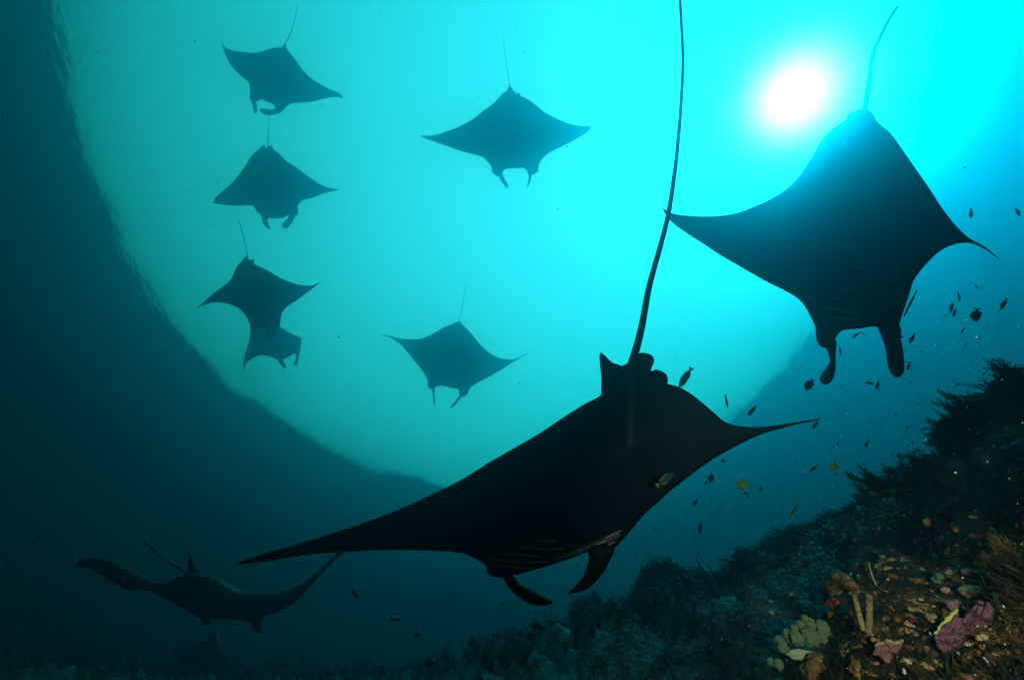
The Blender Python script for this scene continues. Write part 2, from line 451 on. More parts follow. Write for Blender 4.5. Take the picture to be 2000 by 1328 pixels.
# many more that nothing tells apart, standing among the turf
def SMALL(px, py):
    i = np.interp(px, [c[0] for c in CREST], [c[1] for c in CREST])
    where = ('at the low left end of the crest' if px < 1150 else 'on the crest below the big ray\'s head fins' if px < 1330 else 'on the crest under the dark swimming fish' if px < 1480 else
             'on the middle crest under the yellow butterflyfish' if px < 1640 else 'on the crest beside the dark pillar coral' if px < 1820 else 'on the steep crest at the right')
    return ('small dark feathery soft coral ' + where) if py < i + 36 else 'small dark soft coral on the shaded slope ' + (
        'at the lower left' if px < 1350 else 'left of the pale green coral' if px < 1560 else 'above the finger sponges' if px < 1780 else 'above the brown sea fans')
rnd0 = random.Random(12)
for k in range(110):
    px = rnd0.uniform(930, 2000); i = np.interp(px, [c[0] for c in CREST], [c[1] for c in CREST])
    py = i + rnd0.uniform(4, 30) if k < 78 else i + rnd0.uniform(40, 330)
    if py > 1310: continue
    hgt = rnd0.uniform(16, 44) * (1.25 if px > 1600 else 1.0) * (1.15 if k < 78 else .7)
    soft_coral(px, py, py - hgt, SMALL(px, py), rnd0.randint(4, 8), rnd0.uniform(.12, .4), tint=rnd0.uniform(.05, .35), group='small soft corals on the shaded slope', seed=k)

# ------------------------------------------------------------------ manta rays
def skin_mat():
    m, t, p = new_mat('manta_skin'); L = t.links.new
    tcn = t.nodes.new('ShaderNodeTexCoord')
    n = t.nodes.new('ShaderNodeTexNoise'); n.inputs['Scale'].default_value = 4; n.inputs['Detail'].default_value = 7
    r = t.nodes.new('ShaderNodeValToRGB'); e = r.color_ramp.elements
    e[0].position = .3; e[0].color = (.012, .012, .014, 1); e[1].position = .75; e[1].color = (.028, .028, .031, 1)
    a = t.nodes.new('ShaderNodeAttribute'); a.attribute_name = 'pale'
    mx_ = t.nodes.new('ShaderNodeMix'); mx_.data_type = 'RGBA'; mx_.inputs['B'].default_value = (.6, .6, .58, 1)
    n2 = t.nodes.new('ShaderNodeTexNoise'); n2.inputs['Scale'].default_value = 110; n2.inputs['Detail'].default_value = 5
    b = t.nodes.new('ShaderNodeBump'); b.inputs['Strength'].default_value = .25; b.inputs['Distance'].default_value = .006
    L(tcn.outputs['Object'], n.inputs['Vector']); L(n.outputs['Fac'], r.inputs['Fac']); L(r.outputs['Color'], mx_.inputs['A'])
    L(a.outputs['Fac'], mx_.inputs['Factor']); L(mx_.outputs['Result'], p.inputs['Base Color'])
    L(tcn.outputs['Object'], n2.inputs['Vector']); L(n2.outputs['Fac'], b.inputs['Height']); L(b.outputs['Normal'], p.inputs['Normal'])
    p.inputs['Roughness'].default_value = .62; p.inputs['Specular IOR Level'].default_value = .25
    return m
SKIN = skin_mat()
GILL = noise_mat('gill_edge', [(.5, .51, .5), (.7, .7, .68)], 30, .6)

def edge_dist(P, O):
    """distance of every point of P from the closed outline O"""
    A = O; B = np.roll(O, -1, 0); d = np.full(len(P), 1e9)
    for a, b in zip(A, B):
        ab = b - a; t = np.clip(((P - a) @ ab) / max(1e-12, ab @ ab), 0, 1)
        d = np.minimum(d, np.linalg.norm(P - a - t[:, None] * ab, axis=1))
    return d
def inside(P, O):
    x, y = P[:, 0], P[:, 1]; c = np.zeros(len(P), bool)
    for (x0, y0), (x1, y1) in zip(O, np.roll(O, -1, 0)):
        k = ((y0 > y) != (y1 > y))
        c ^= k & (x < (x1 - x0) * (y - y0) / (y1 - y0 + 1e-12) + x0)
    return c

class Manta:
    """a ray seen from below: a planform laid on a tilted, gently bent sheet in the water, given the thickness of a body"""
    def __init__(s, name, label, dist, mid, tailroot, halfspan, tilt, bend, thick, group=None, roll=(0, 0, 0)):
        s.mid = np.array(mid, float); s.dist = dist
        ax = np.array(tailroot, float) - s.mid; ax /= np.linalg.norm(ax); s.lat = np.array((-ax[1], ax[0])); s.half = halfspan
        s.c = at(*mid, dist); v = ray(*mid)
        s.n = ((-v) * (1 - tilt) + Vector((0, 0, -1)) * tilt + Vector(roll)).normalized()    # belly side
        s.bend = bend; s.thick = thick * dist / FPX                    # thick is given in pixels of the photograph
        s.root = empty(name, s.c, label, 'manta ray', group)
    def pt(s, q, off=0.0):
        d = ray(q[0], q[1]); t = s.c.dot(s.n) / d.dot(s.n)
        w = abs(float((np.array(q) - s.mid) @ s.lat)) / s.half
        t *= 1 + s.bend * min(1.3, w) ** 2
        return d * t - s.c + s.n * off
    def sheet(s, name, outline, thick, grid, mat=SKIN, off=0.0, pale=None, step=None, power=.75, belly=.5, parent=None, smoothc=True):
        O = np.array(catmull(outline, step or grid * .5, True) if smoothc else outline, float)
        lo, hi = O.min(0), O.max(0)
        gx = np.arange(lo[0] + grid * .5, hi[0], grid); gy = np.arange(lo[1] + grid * .5, hi[1], grid * .87)
        P = np.array([(x + (grid * .5 if j % 2 else 0), y) for j, y in enumerate(gy) for x in gx]).reshape(-1, 2)
        if len(P):
            P = P[inside(P, O)]
        if len(P):
            P = P[edge_dist(P, O) > grid * .42]
        A = np.vstack([O, P]) if len(P) else O
        no = len(O)
        res = delaunay_2d_cdt([Vector(p) for p in A], [(i, (i+1) % no) for i in range(no)], [], 1, 1e-6)
        vc = np.array([(v.x, v.y) for v in res[0]]); tris = [tuple(f) for f in res[2]]
        d = edge_dist(vc, O); dm = max(1e-6, d.max())
        onb = d < 1e-3
        h = thick * (np.clip(d / dm, 0, 1) ** power)
        V = []; bi = {}; ti = {}; pv = []
        for i, q in enumerate(vc):
            pl = pale(q) if pale else 0.0
            if onb[i]:
                bi[i] = ti[i] = len(V); V.append(s.pt(q, off)); pv.append(0.0)
            else:
                bi[i] = len(V); V.append(s.pt(q, off + h[i] * belly)); pv.append(pl)
                ti[i] = len(V); V.append(s.pt(q, off - h[i] * (1 - belly) * 1.1)); pv.append(0.0)
        F = []
        for f in tris:
            F.append(tuple(bi[i] for i in f))
            g_ = tuple(ti[i] for i in reversed(f))
            if set(g_) != set(F[-1]): F.append(g_)
        me = mesh_from(name, V, F)
        bmx = bmesh.new(); bmx.from_mesh(me); bmesh.ops.recalc_face_normals(bmx, faces=bmx.faces); bmx.to_mesh(me); bmx.free()
        a = me.attributes.new('pale', 'FLOAT', 'POINT'); a.data.foreach_set('value', np.asarray(pv, np.float32))
        return link(name, me, parent or s.root, mat)
    def tail(s, pts, w0, w1, lift=0.0):
        P = catmull(pts, 8); n = len(P)
        W = [s.pt(q, 0) - s.n * lift * (i / n) for i, q in enumerate(P)]
        rr = [.5 * (w0 + (w1 - w0) * (i / (n - 1)) ** .3) * s.dist / FPX for i in range(n)]
        return link('tail', tube_mesh('tail', W, rr, 8), s.root, SKIN)
    def slit(s, pts, w, off):
        """a gill slit: a thin pale flap standing on the belly"""
        P = catmull(pts, 5); n = len(P); O = []
        nrm = []
        for i in range(n):
            t = P[min(i+1, n-1)] - P[max(i-1, 0)]; t /= np.linalg.norm(t); nrm.append(np.array((-t[1], t[0])))
        V = []; F = []
        for i in range(n):
            k = w * math.sin(math.pi * (i + .4) / (n - .2)) ** .6 * .5
            V += [s.pt(P[i] - nrm[i]*k, off), s.pt(P[i], off + .012 * s.dist / 3), s.pt(P[i] + nrm[i]*k, off), s.pt(P[i], off - .01)]
        for i in range(n - 1):
            for k in range(4):
                F.append((4*i + k, 4*i + (k+1) % 4, 4*i + 4 + (k+1) % 4, 4*i + 4 + k))
        F += [(3, 2, 1, 0), (4*n - 4, 4*n - 3, 4*n - 2, 4*n - 1)]
        return link('gill_slit', mesh_from('gill_slit', V, F), s.root, GILL)

GR = 'manta rays gliding below the surface'
def seg_d(q, pts):
    best = 1e9
    for a, b in zip(pts[:-1], pts[1:]):
        a = np.array(a, float); b = np.array(b, float); ab = b - a
        t = min(1, max(0, ((q - a) @ ab) / (ab @ ab))); best = min(best, np.linalg.norm(q - a - t * ab))
    return best

def build_mantas():
    # --- the big near ray
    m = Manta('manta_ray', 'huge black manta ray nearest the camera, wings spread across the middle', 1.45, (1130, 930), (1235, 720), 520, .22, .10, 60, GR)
    A = [(457,1101),(480,1092),(520,1079),(580,1062),(650,1040),(720,1017),(800,985),(860,957),(900,937),(960,900),(1000,877),(1050,848),(1100,815),(1140,790),(1178,768),
         (1190,745),(1205,722),(1222,711),(1243,704),(1262,716),(1280,732),(1301,748),(1325,755),(1350,769),(1375,789),(1395,806),(1415,823),(1440,831),(1470,833),(1500,832),(1530,828),(1570,822),(1608,816),
         (1590,822),(1560,828),(1530,836),(1490,847),(1450,865),(1400,892),(1370,912),(1340,935),(1310,958),(1285,981),(1260,1003),(1240,1026),(1220,1050),(1200,1069),
         (1175,1076),(1150,1077),(1110,1092),(1060,1108),(1025,1118),(1000,1124),(985,1128),(965,1126),(953,1120),(949,1105),(925,1089),(900,1080),(860,1076),(800,1074),(750,1074),(700,1076),(650,1079),(600,1083),(560,1089),(520,1096),(480,1101),(462,1103)]
    streak = [(1226, 868), (1228, 820), (1231, 770), (1238, 730)]
    def pale(q):
        w = 4 + 9 * min(1, max(0, (870 - q[1]) / 140))
        v = max(0, 1 - seg_d(q, streak) / w) * .28
        v += .55 * max(0, 1 - seg_d(q, [(1085,1090),(1120,1080),(1160,1062),(1205,1042)]) / 7)
        return v * (.6 + .8 * (noise.noise(Vector((q[0]*.11, q[1]*.012, 0))) * .5 + .5))
    m.sheet('body', A, m.thick, 7, pale=pale, step=5)
    m.sheet('cephalic_fin', [(1150,1066),(1149,1090),(1139,1119),(1121,1141),(1108,1154),(1121,1153),(1148,1144),(1173,1119),(1189,1092),(1200,1066),(1180,1058)], .035, 8, off=.02, step=5, power=.9)
    m.sheet('cephalic_fin', [(978,1112),(986,1128),(997,1144),(1013,1160),(1035,1173),(1058,1177),(1080,1172),(1067,1158),(1040,1143),(1016,1132),(1004,1120),(994,1108)], .035, 8, off=.02, step=5, power=.9)
    m.sheet('dorsal_fin', [(1178,776),(1177,735),(1173,692),(1176,684),(1184,690),(1200,705),(1222,715),(1228,760)], .022, 8, off=-.05, step=5)
    m.sheet('pelvic_fin', [(1236,745),(1240,705),(1246,692),(1256,690),(1271,695),(1276,706),(1270,722),(1268,750),(1255,775)], .03, 7, off=.015, step=4)
    m.sheet('pelvic_fin', [(1258,762),(1264,735),(1275,723),(1288,724),(1300,732),(1303,742),(1300,756),(1280,775)], .03, 7, off=.01, step=4)
    m.tail([(1226,742),(1234,710),(1243,680),(1253,640),(1268,560),(1290,480),(1305,420),(1316,350),(1325,270),(1331,190),(1334,120),(1331,50),(1327,-10),(1318,-80)], 22, 5)
    hb = m.thick * .5
    for pts, w in [([(1044,1050),(1065,1049),(1086,1051)],3.4), ([(1003,1063),(1030,1063),(1065,1067),(1100,1065)],3.6), ([(974,1074),(1010,1076),(1058,1083)],3.6), ([(953,1086),(990,1090),(1030,1093),(1071,1092)],3.4), ([(974,1100),(1005,1104),(1040,1105)],3),
                   ([(1152,1066),(1165,1060),(1182,1052)],3), ([(1160,1074),(1178,1066),(1200,1055)],3), ([(1178,1048),(1195,1040),(1212,1032)],3)]:
        c = np.mean(np.array(pts), 0)
        d = edge_dist(c[None], np.array(A, float))[0]
        m.slit(pts, w, hb * (min(1, d / 135)) ** .75 + .004)
    # --- the ray beneath the sun
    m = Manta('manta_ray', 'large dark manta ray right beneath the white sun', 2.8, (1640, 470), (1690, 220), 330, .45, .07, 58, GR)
    B = [(1294,407),(1314,417),(1338,421),(1372,423),(1407,421.5),(1441,415.5),(1470,404.5),(1504.5,389),(1539,367),(1563,341),(1583,311.5),(1607,272),(1632,248),(1661,229),
         (1666,221),(1676,215),(1690,212.5),(1705,222),(1714,238),(1739.5,260),(1764,294),(1788,329),(1813,365),(1837,402),(1857,429),(1876.5,451),(1896,467),(1920.6,480),(1937.7,492.5),(1952,507),
         (1935,495),(1918,484),(1896,475.5),(1876.5,475),(1857,480),(1837,490),(1818,507),(1798,529),(1783.5,551),(1776,576),(1764,610),(1757,632),(1754,644),
         (1735,642),(1710,638),(1676,642),(1644,646),(1637,654),(1629,664),(1615,679),(1602,676),(1595,664),(1592.5,640),(1585,622),(1573,600),(1558,583),(1534,568.5),(1495,549),(1446,521),(1407,498.5),(1372,475.5),(1338,453.5),(1309,431)]
    m.sheet('body', B, m.thick, 9, step=5)
    m.sheet('cephalic_fin', [(1606,668),(1622,655),(1631,664),(1630,688),(1629,723),(1622,742),(1610,748.5),(1599,741),(1600,732.5),(1609,719),(1618,706),(1618,696),(1612,680)], .045, 6, off=.02, step=4, power=.9)
    m.sheet('cephalic_fin', [(1708,632),(1720,659),(1727,683.5),(1731,713),(1739.5,730),(1749,735),(1760,727.5),(1763,708),(1760.5,683.5),(1756,659),(1755,636),(1730,622)], .05, 6, off=.02, step=4, power=.9)
    m.sheet('dorsal_fin', [(1661,231),(1665,222),(1676,214.5),(1684,214),(1688,240),(1672,250)], .03, 6, off=-.06, step=3)
    m.tail([(1689,232),(1690,213),(1697,165),(1703,120),(1709,92),(1714,84),(1728,55),(1745,25),(1753,14)], 10, 4)
    hb = m.thick * .5
    for pts in [[(1646,518),(1670,521),(1693,532)], [(1610,554),(1645,560),(1681,570)], [(1593,577),(1635,582),(1675,594)], [(1600,598),(1635,602),(1672,609)], [(1612,614),(1640,618),(1668,622)],
                [(1732,556),(1745,553),(1759,551)], [(1738,569),(1750,564),(1761,562)], [(1730,583),(1745,578),(1764,576)], [(1728,598),(1742,594),(1757,591)]]:
        c = np.mean(np.array(pts), 0); d = edge_dist(c[None], np.array(B, float))[0]
        m.slit(pts, 3.6, hb * (min(1, d / 125)) ** .75 + .004)
    # --- upper left
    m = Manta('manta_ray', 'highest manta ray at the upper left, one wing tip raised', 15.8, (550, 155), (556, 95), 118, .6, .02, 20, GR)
    m.sheet('body', [(433,84),(441,94),(455,99.5),(472,102),(497.6,103.7),(514.5,100),(529,95.5),(542,93),(550,93.5),(553.5,86.5),(558,88),(559,95),(569,106.5),(580,122),(592.5,139),(607,153),(628,166.5),(649.5,177),(664,183.5),(670.5,191.5),
        (658,190.2),(641,192),(620,196.5),(603,200.3),(584,201.4),(569,203),(556.5,212),(548,221),(540,221),(537.7,213),(535.6,205.6),(523,200.3),(511,195),(504,198),(497.6,200.5),(489,196),(488,183.4),(488,168.7),(485,161),(474.5,152),(462,141),(451,128.5),(443,114),(436.5,97)], m.thick, 5, step=3)
    m.sheet('cephalic_fin', [(493,196),(495.5,213),(499.3,223),(503.5,217),(503,209),(499.5,197)], .1, 4, off=.05, step=2.5)
    m.sheet('cephalic_fin', [(541,213),(529,215.5),(516.5,212.5),(509,213),(509,218.2),(518.7,224.6),(529,226),(540,223),(549,219)], .1, 4, off=.05, step=2.5)
    m.tail([(556,92),(558,84),(565,72),(573,50),(578,28),(582,8)], 1.7, .7)
    # --- left, middle
    m = Manta('manta_ray', 'manta ray at left with a rounded belly, second down of the left column', 15.7, (535, 360), (522, 288), 122, .6, .02, 22, GR)
    m.sheet('body', [(416.5,397.5),(419.5,388.5),(430.5,377),(443,367),(456.5,354),(468.7,339),(479,324.5),(488,309.7),(496.5,299.3),(507,290.5),(512,284.6),(517,284.6),(520,290.5),(522.5,286.5),(532,284.6),(533,291.5),(543,298.5),(550,305.5),(559,315),(578,327),(595,340),(612.5,352),(626.5,361),(643.7,367.7),(662.5,370.7),
        (647,374.6),(630,379.3),(612.5,386),(598.6,389.4),(590,392),(585,397),(581,404),(583,417),(579.5,421.5),(571,422.3),(562,421.5),(553.5,425),(543,426.6),(526,426.6),(514,421.5),(505,417),(498,408.5),(495.5,403),(484,401.5),(467,402),(451.5,401.5),(436,400),(425.5,398.5)], m.thick, 5, step=3)
    m.sheet('cephalic_fin', [(511,418),(514,433),(519,442),(528,448),(527,440.5),(523.5,433),(523,420)], .1, 4, off=.05, step=2.5)
    m.sheet('cephalic_fin', [(570,417),(562,427.5),(553.5,436),(551.5,442),(556,446),(562.5,445),(571,435),(575.5,426),(579,418)], .1, 4, off=.05, step=2.5)
    m.tail([(522,292),(523,282),(524,260),(526,226)], 1.6, .7)
    # --- left, lower
    m = Manta('manta_ray', 'dark manta ray at lower left overlapping another ray behind it', 11.2, (510, 575), (484, 505), 122, .55, .03, 22, GR)
    m.sheet('body', [(387.5,600),(402,586.5),(416,573.5),(432,562),(446,551.5),(453.5,541),(460.5,525.5),(468.5,514),(475.5,506),(477,502),(483.7,502),(487,508),(495.5,506),(496.5,515),(511.7,523.3),(528,531.5),(544.5,541.5),(560.7,549),(579.5,555),(598,557.7),(612,557),(625.5,551.5),
        (612,562.6),(595.7,574.7),(577,588.7),(560.7,599),(552.5,608.5),(548,623.7),(545,638),(530,640),(515,641),(502,640),(491,638.5),(486,628.5),(479,615.5),(469.7,605),(455.7,597),(439,592),(423,590.6),(406.7,592.7)], m.thick, 5, step=3)
    m.sheet('cephalic_fin', [(490.5,634),(492,647),(496.5,657.5),(501,647),(503,634)], .09, 4, off=.05, step=2.5)
    m.sheet('cephalic_fin', [(523.5,632),(522,649.5),(524.5,663),(532.5,661),(540,649.5),(545,634)], .09, 4, off=.05, step=2.5)
    m.tail([(484,508),(482,492),(478,475),(470,445),(465,428)], 1.7, .7)
    # --- half hidden behind it
    m = Manta('manta_ray', 'banking manta ray half hidden behind the darker ray above it', 16.3, (525, 668), (520, 628), 72, .35, -.02, 18, GR)
    m.sheet('body', [(558.5,646),(574.7,654),(588,661),(587.5,675),(584.5,691.5),(580.5,693.5),(576,690.5),(565.5,696),(551.5,702),(542,702),(528,697),(514,694),(502.5,696),(490.7,702),(481.5,709),(478,718),(476,729),(474.8,712.5),(478,693.7),(483.7,675),(487,661),(491,640),(500,633),(523.5,626),(540,634)], m.thick, 5, step=3)
    m.sheet('cephalic_fin', [(542,698),(546.7,710),(558,719.5),(558.5,712.5),(554,704),(551,697)], .09, 4, off=.05, step=2.5)
    m.sheet('cephalic_fin', [(580,688),(578,700.7),(573.5,709),(574.7,713.5),(580.5,712.5),(583,700.7),(585,690)], .09, 4, off=.05, step=2.5)
    # --- top centre
    m = Manta('manta_ray', 'hazy manta ray at top centre with symmetrical spread wings', 13.5, (990, 265), (996, 176), 165, .6, .02, 30, GR)
    m.sheet('body', [(822,265.5),(836,265.6),(854,263.6),(872,257),(892.7,249.5),(913,239.3),(931,227.7),(946.5,215),(967,199.6),(982,183),(991,176.5),(992.5,170),(999.7,170.5),(1001.5,177.8),(1005.4,178.3),(1008,186),(1010.5,182.4),(1014.3,181.6),(1017,188),(1028.5,193),(1046.5,206),(1064,220),(1084.7,231),(1108,240.5),(1131,246.4),(1149,247),(1155,246.4),
        (1150,256),(1133.4,267.4),(1113,279),(1092.4,289),(1074.5,298),(1061.7,308.4),(1052.7,321),(1050.7,335),(1038.6,343),(1032,341.7),(1029.7,334),(1023,329),(1005.4,329.7),(990,329.7),(982,335.3),(979.7,341.7),(974.6,345.5),(962,338),(960.5,327.6),(954,318.6),(944,308),(926,302),(900.4,295.6),(875,286.6),(849,277.7),(831,271.3)], m.thick, 6, step=3.5)
    m.sheet('cephalic_fin', [(974,340),(978.5,353),(985,362),(990.5,368),(992.3,362),(987.4,353),(981,340)], .1, 4, off=.05, step=2.5)
    m.sheet('cephalic_fin', [(1033,338),(1032,352),(1028.4,367),(1030.4,367.5),(1035.6,354.5),(1039,339)], .1, 4, off=.05, step=2.5)
    m.tail([(996,180),(995,165),(992,145),(987,110),(982,72)], 1.7, .7)
    # --- centre
    m = Manta('manta_ray', 'pale hazy manta ray at the centre with a thin curled left wing tip', 14.8, (880, 700), (895, 632), 135, .5, .04, 26, GR)
    m.sheet('body', [(744,655.5),(761,656.5),(777,660),(793,662),(809.5,662.6),(821.7,661.4),(834,657.5),(846,651),(860.3,643.3),(872.5,637),(884.7,632.5),(892,629),(898,628.5),(905,635.5),(915,645.7),(925.4,657),(935.5,670),(945.7,680.3),(958,690.5),(972,697.6),(986.4,701.2),(1000.6,702),(1011,699.5),(1031.5,690),
        (1015,699.8),(1000.6,708.4),(984.3,719),(964,730.7),(945.7,740.3),(929.4,749.4),(917,759.6),(912,771.8),(901,773.8),(897,769.8),(896,760.6),(882.7,757.6),(870.5,754.5),(858.3,753),(852,755.5),(848.5,760.6),(844,760.6),(836,755.5),(836,745.4),(831,733),(821.7,720),(809.5,704.7),(797.3,689.5),(783,673),(771,664.4),(758.6,658.3)], m.thick, 6, step=3.5)
    m.sheet('cephalic_fin', [(844,756),(845.7,772),(847.5,789.7),(849.7,789),(848.8,774),(848.8,756)], .08, 4, off=.04, step=2.5)
    m.sheet('cephalic_fin', [(900,769),(891,780),(882.7,789),(880,795.2),(886.7,792),(896,782),(904,771)], .08, 4, off=.04, step=2.5)
    m.tail([(896,634),(898,622),(902,605),(907,575),(911,548)], 1.5, .7)
    # --- bottom left
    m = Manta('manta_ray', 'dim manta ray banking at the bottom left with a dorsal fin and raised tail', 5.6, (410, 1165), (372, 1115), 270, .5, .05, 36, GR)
    m.sheet('body', [(146,1105),(156,1094),(172.6,1088.5),(199,1089),(222,1095),(248.5,1107),(275,1120.5),(298,1132),(313,1136),(331,1133.5),(351,1125.4),(364,1119.5),(380.5,1117),(403.6,1121.5),(430,1128.7),(450,1140),(466.3,1150),(489.4,1155),(519,1157),(545.5,1154.5),(572,1147),(595,1135),(615,1120.5),(634.7,1102),(657.8,1078.5),(682,1052),
        (672.6,1077.6),(654.5,1094),(628,1120.5),(611.6,1138.6),(595,1158),(572,1178),(545.5,1193),(519,1204.6),(509,1211),(496,1216),(476,1213),(446.5,1208.6),(413.5,1208.6),(397,1209.6),(370.6,1196),(344,1181.5),(321,1168),(294.7,1154.5),(278,1152.5),(258.4,1153.5),(238.6,1147),(209,1130),(182.5,1114),(162.7,1106)], m.thick, 8, step=5)
    m.sheet('dorsal_fin', [(362,1124),(364,1099),(362.7,1082),(372,1092),(381,1122)], .03, 5, off=-.05, step=3)
    m.sheet('cephalic_fin', [(392,1204),(403,1216),(412,1215),(412,1205)], .04, 4, off=.03, step=3)
    m.sheet('cephalic_fin', [(494,1210),(497.5,1227),(506,1233),(511,1228),(513,1208)], .04, 4, off=.03, step=3)
    m.tail([(372,1122),(362,1117),(340,1103),(310,1081),(300,1073),(290,1065),(281,1053)], 5, 2.4)
    # --- the faintest, near the bottom edge
    m = Manta('manta_ray', 'faintest manta ray near the bottom left edge, a dark raised wing in gloom', 13.6, (405, 1285), (440, 1270), 70, .45, .05, 16, GR)
    m.sheet('body', [(418,1226),(425,1233),(430,1255),(440,1282),(452,1308),(430,1322),(400,1322),(372,1312),(345,1292),(336,1270),(360,1261),(385,1257),(402,1247)], m.thick, 6, step=4)
build_mantas()

# ------------------------------------------------------------------ sessile life in the flash-lit corner
def lump_mesh(name, r, seed, rough=.25, freq=2.0, sub=3, squash=(1, 1, 1)):
    bmx = bmesh.new(); bmesh.ops.create_icosphere(bmx, subdivisions=sub, radius=1.0)
    o = Vector((seed * 3.7, seed * 1.3, seed * 2.1))
    for v in bmx.verts:
        c = v.co.copy(); k = 1 + rough * noise.noise(c * freq + o) + rough * .5 * noise.noise(c * freq * 2.7 + o)
        v.co = Vector((c.x * k * r * squash[0], c.y * k * r * squash[1], c.z * k * r * squash[2]))
    me = bpy.data.meshes.new(name); bmx.to_mesh(me); bmx.free()
    me.polygons.foreach_set('use_smooth', [True] * len(me.polygons))
    return me
def pxm(p):                       # metres per photograph pixel at a point, across the view
    v = Vector(RM @ np.array(p)); return -v.z / FPX
camR = ROT @ Vector((1, 0, 0)); camU = ROT @ Vector((0, 1, 0)); camB = ROT @ Vector((0, 0, 1))
def zx(x, y):                     # point of the enlarged lower right corner -> photograph
    return 1480 + x / 3.846, 1080 + y / 3.846

# leather coral: pale green folds on a cream skirt
LEATH = noise_mat('leather_coral', [(.10, .15, .07), (.20, .24, .13), (.34, .36, .22)], 14, .6, .6, 90)
SKIRT = noise_mat('coral_skirt', [(.40, .38, .26), (.58, .54, .40)], 20, .6, .4, 80)
pl = Patch(zx(340, 740), .09, .8)
lc = empty('leather_coral', pl.p, 'pale green leather coral with fat lobes standing on a cream base', 'coral')
LQ = Matrix((pl.r, -pl.n if pl.r.cross(-pl.n).dot(pl.u) > 0 else pl.n, pl.u)).transposed().to_quaternion()
def lobe(name, x, y, rx, ry, f, mat, k, rot=0.0):
    px, py = zx(x, y); sx, sy = pl.size(px, py); sx /= 3.846; sy /= 3.846
    o = link(name, lump_mesh(name, 1.0, k + 2, .42, 2.6, 4), lc, mat, pl.at(px, py, f))
    o.scale = (rx * 1.02 * sx, min(rx, ry) * sx, ry * .8 * sy); o.rotation_mode = 'QUATERNION'
    o.rotation_quaternion = LQ @ Matrix.Rotation(rot, 3, 'Y').to_quaternion()
for k, (x, y, rx, ry, f) in enumerate([(345,570,40,62,.015), (410,555,40,60,.02), (505,585,44,72,.02), (262,655,38,66,.03), (190,695,38,68,.02), (335,690,46,60,.05), (425,665,58,74,.035),
                                       (490,650,40,58,.02), (108,825,26,38,.01), (170,850,34,48,.015), (225,750,40,46,.04), (375,520,26,30,.03), (300,600,22,40,.03)]):
    lobe('lobe', x, y, rx, ry, f, LEATH, k)
lobe('skirt', 350, 770, 125, 46, .0, SKIRT, 40, .25)

# sponge plates: curved leaves with a paler rim
def plate(name, label, cat, outline, mat, rim_mat, rim_part, thick, root_px, fwdm=.05, cup=.25, ripple=.01, tiltx=0.0):
    pa = Patch(zx(*root_px), fwdm, .65); e = empty(name, pa.p, label, cat); s = pxm(pa.p)
    O = np.array(catmull([zx(*q) for q in outline], 2.0, True))
    lo, hi = O.min(0), O.max(0); g = 3.2
    P = np.array([(x, y) for x in np.arange(lo[0], hi[0], g) for y in np.arange(lo[1], hi[1], g)]); P = P[inside(P, O)]; P = P[edge_dist(P, O) > g * .45]
    A = np.vstack([O, P]); no = len(O)
    res = delaunay_2d_cdt([Vector(q) for q in A], [(i, (i + 1) % no) for i in range(no)], [], 1, 1e-6)
    vc = np.array([(v.x, v.y) for v in res[0]]); d = edge_dist(vc, O); c = O.mean(0); sp = np.linalg.norm(hi - lo) / 2
    def pos(q, off):
        w = np.linalg.norm(q - c) / sp
        b = cup * w * w * sp * s + ripple * noise.noise(Vector((q[0] * .09, q[1] * .09, 3)))
        return pa.at(q[0], q[1], b + off)
    V = [pos(q, thick * .5 * min(1, dd / 3)) for q, dd in zip(vc, d)] + [pos(q, -thick * .5 * min(1, dd / 3) - .001) for q, dd in zip(vc, d)]
    n_ = len(vc); F = [tuple(f) for f in res[2]] + [tuple(i + n_ for i in reversed(f)) for f in res[2]]
    bnd = {}
    for f in res[2]:
        for a, b in zip(f, list(f[1:]) + [f[0]]): bnd[(a, b)] = 1
    F += [(a, a + n_, b + n_, b) for (a, b) in bnd if (b, a) not in bnd]
    me = mesh_from('blade', V, F); bmx = bmesh.new(); bmx.from_mesh(me); bmesh.ops.recalc_face_normals(bmx, faces=bmx.faces); bmx.to_mesh(me); bmx.free()
    link('blade', me, e, mat)
    if rim_part:
        R_ = catmull([zx(*q) for q in rim_part], 3.0)
        W = [pos(np.array(q), .004) for q in R_]; nn = len(W)
        rr = [(.0015 + .0018 * math.sin(math.pi * (i + .5) / nn) * (1 + .5 * noise.noise(Vector((i * .35, 1, 2))))) for i in range(nn)]
        link('rim', tube_mesh('rim', W, rr, 7), e, rim_mat)
    return e
PURP = noise_mat('purple_sponge', [(.13, .035, .07), (.22, .07, .11), (.17, .06, .08)], 26, .7, .7, 120)
PINKS = noise_mat('pink_sponge', [(.17, .05, .065), (.26, .10, .11)], 22, .7, .6, 120)
YEL = noise_mat('yellow_rim', [(.52, .44, .08), (.66, .58, .16)], 40, .6, .5, 120)
TANR = noise_mat('tan_rim', [(.30, .17, .10), (.42, .28, .16)], 40, .6, .5, 120)
plate('sponge', 'small pink leaf shaped sponge right of the pale green coral', 'sponge', [(870,745),(890,715),(920,690),(990,672),(1040,685),(1075,675),(1105,668),(1090,700),(1060,740),(1010,785),(990,835),(955,820),(930,790),(905,775),(878,782)], PINKS, TANR,
      [(890,713),(920,689),(990,671),(1040,684),(1075,674),(1104,668)], .012, (980, 760), .09, .3, .006, -.3)
plate('sponge', 'big purple plate sponge with a yellow left rim in the bright corner', 'sponge', [(1350,640),(1380,590),(1440,510),(1515,440),(1510,480),(1560,495),(1605,455),(1680,390),(1750,400),(1790,440),(1775,510),(1720,560),(1640,600),(1570,650),(1490,740),(1420,775),(1385,750),(1350,700)], PURP, YEL,
      [(1352,636),(1382,588),(1440,510),(1514,440)], .018, (1560, 590), .12, .25, .010, -.35)

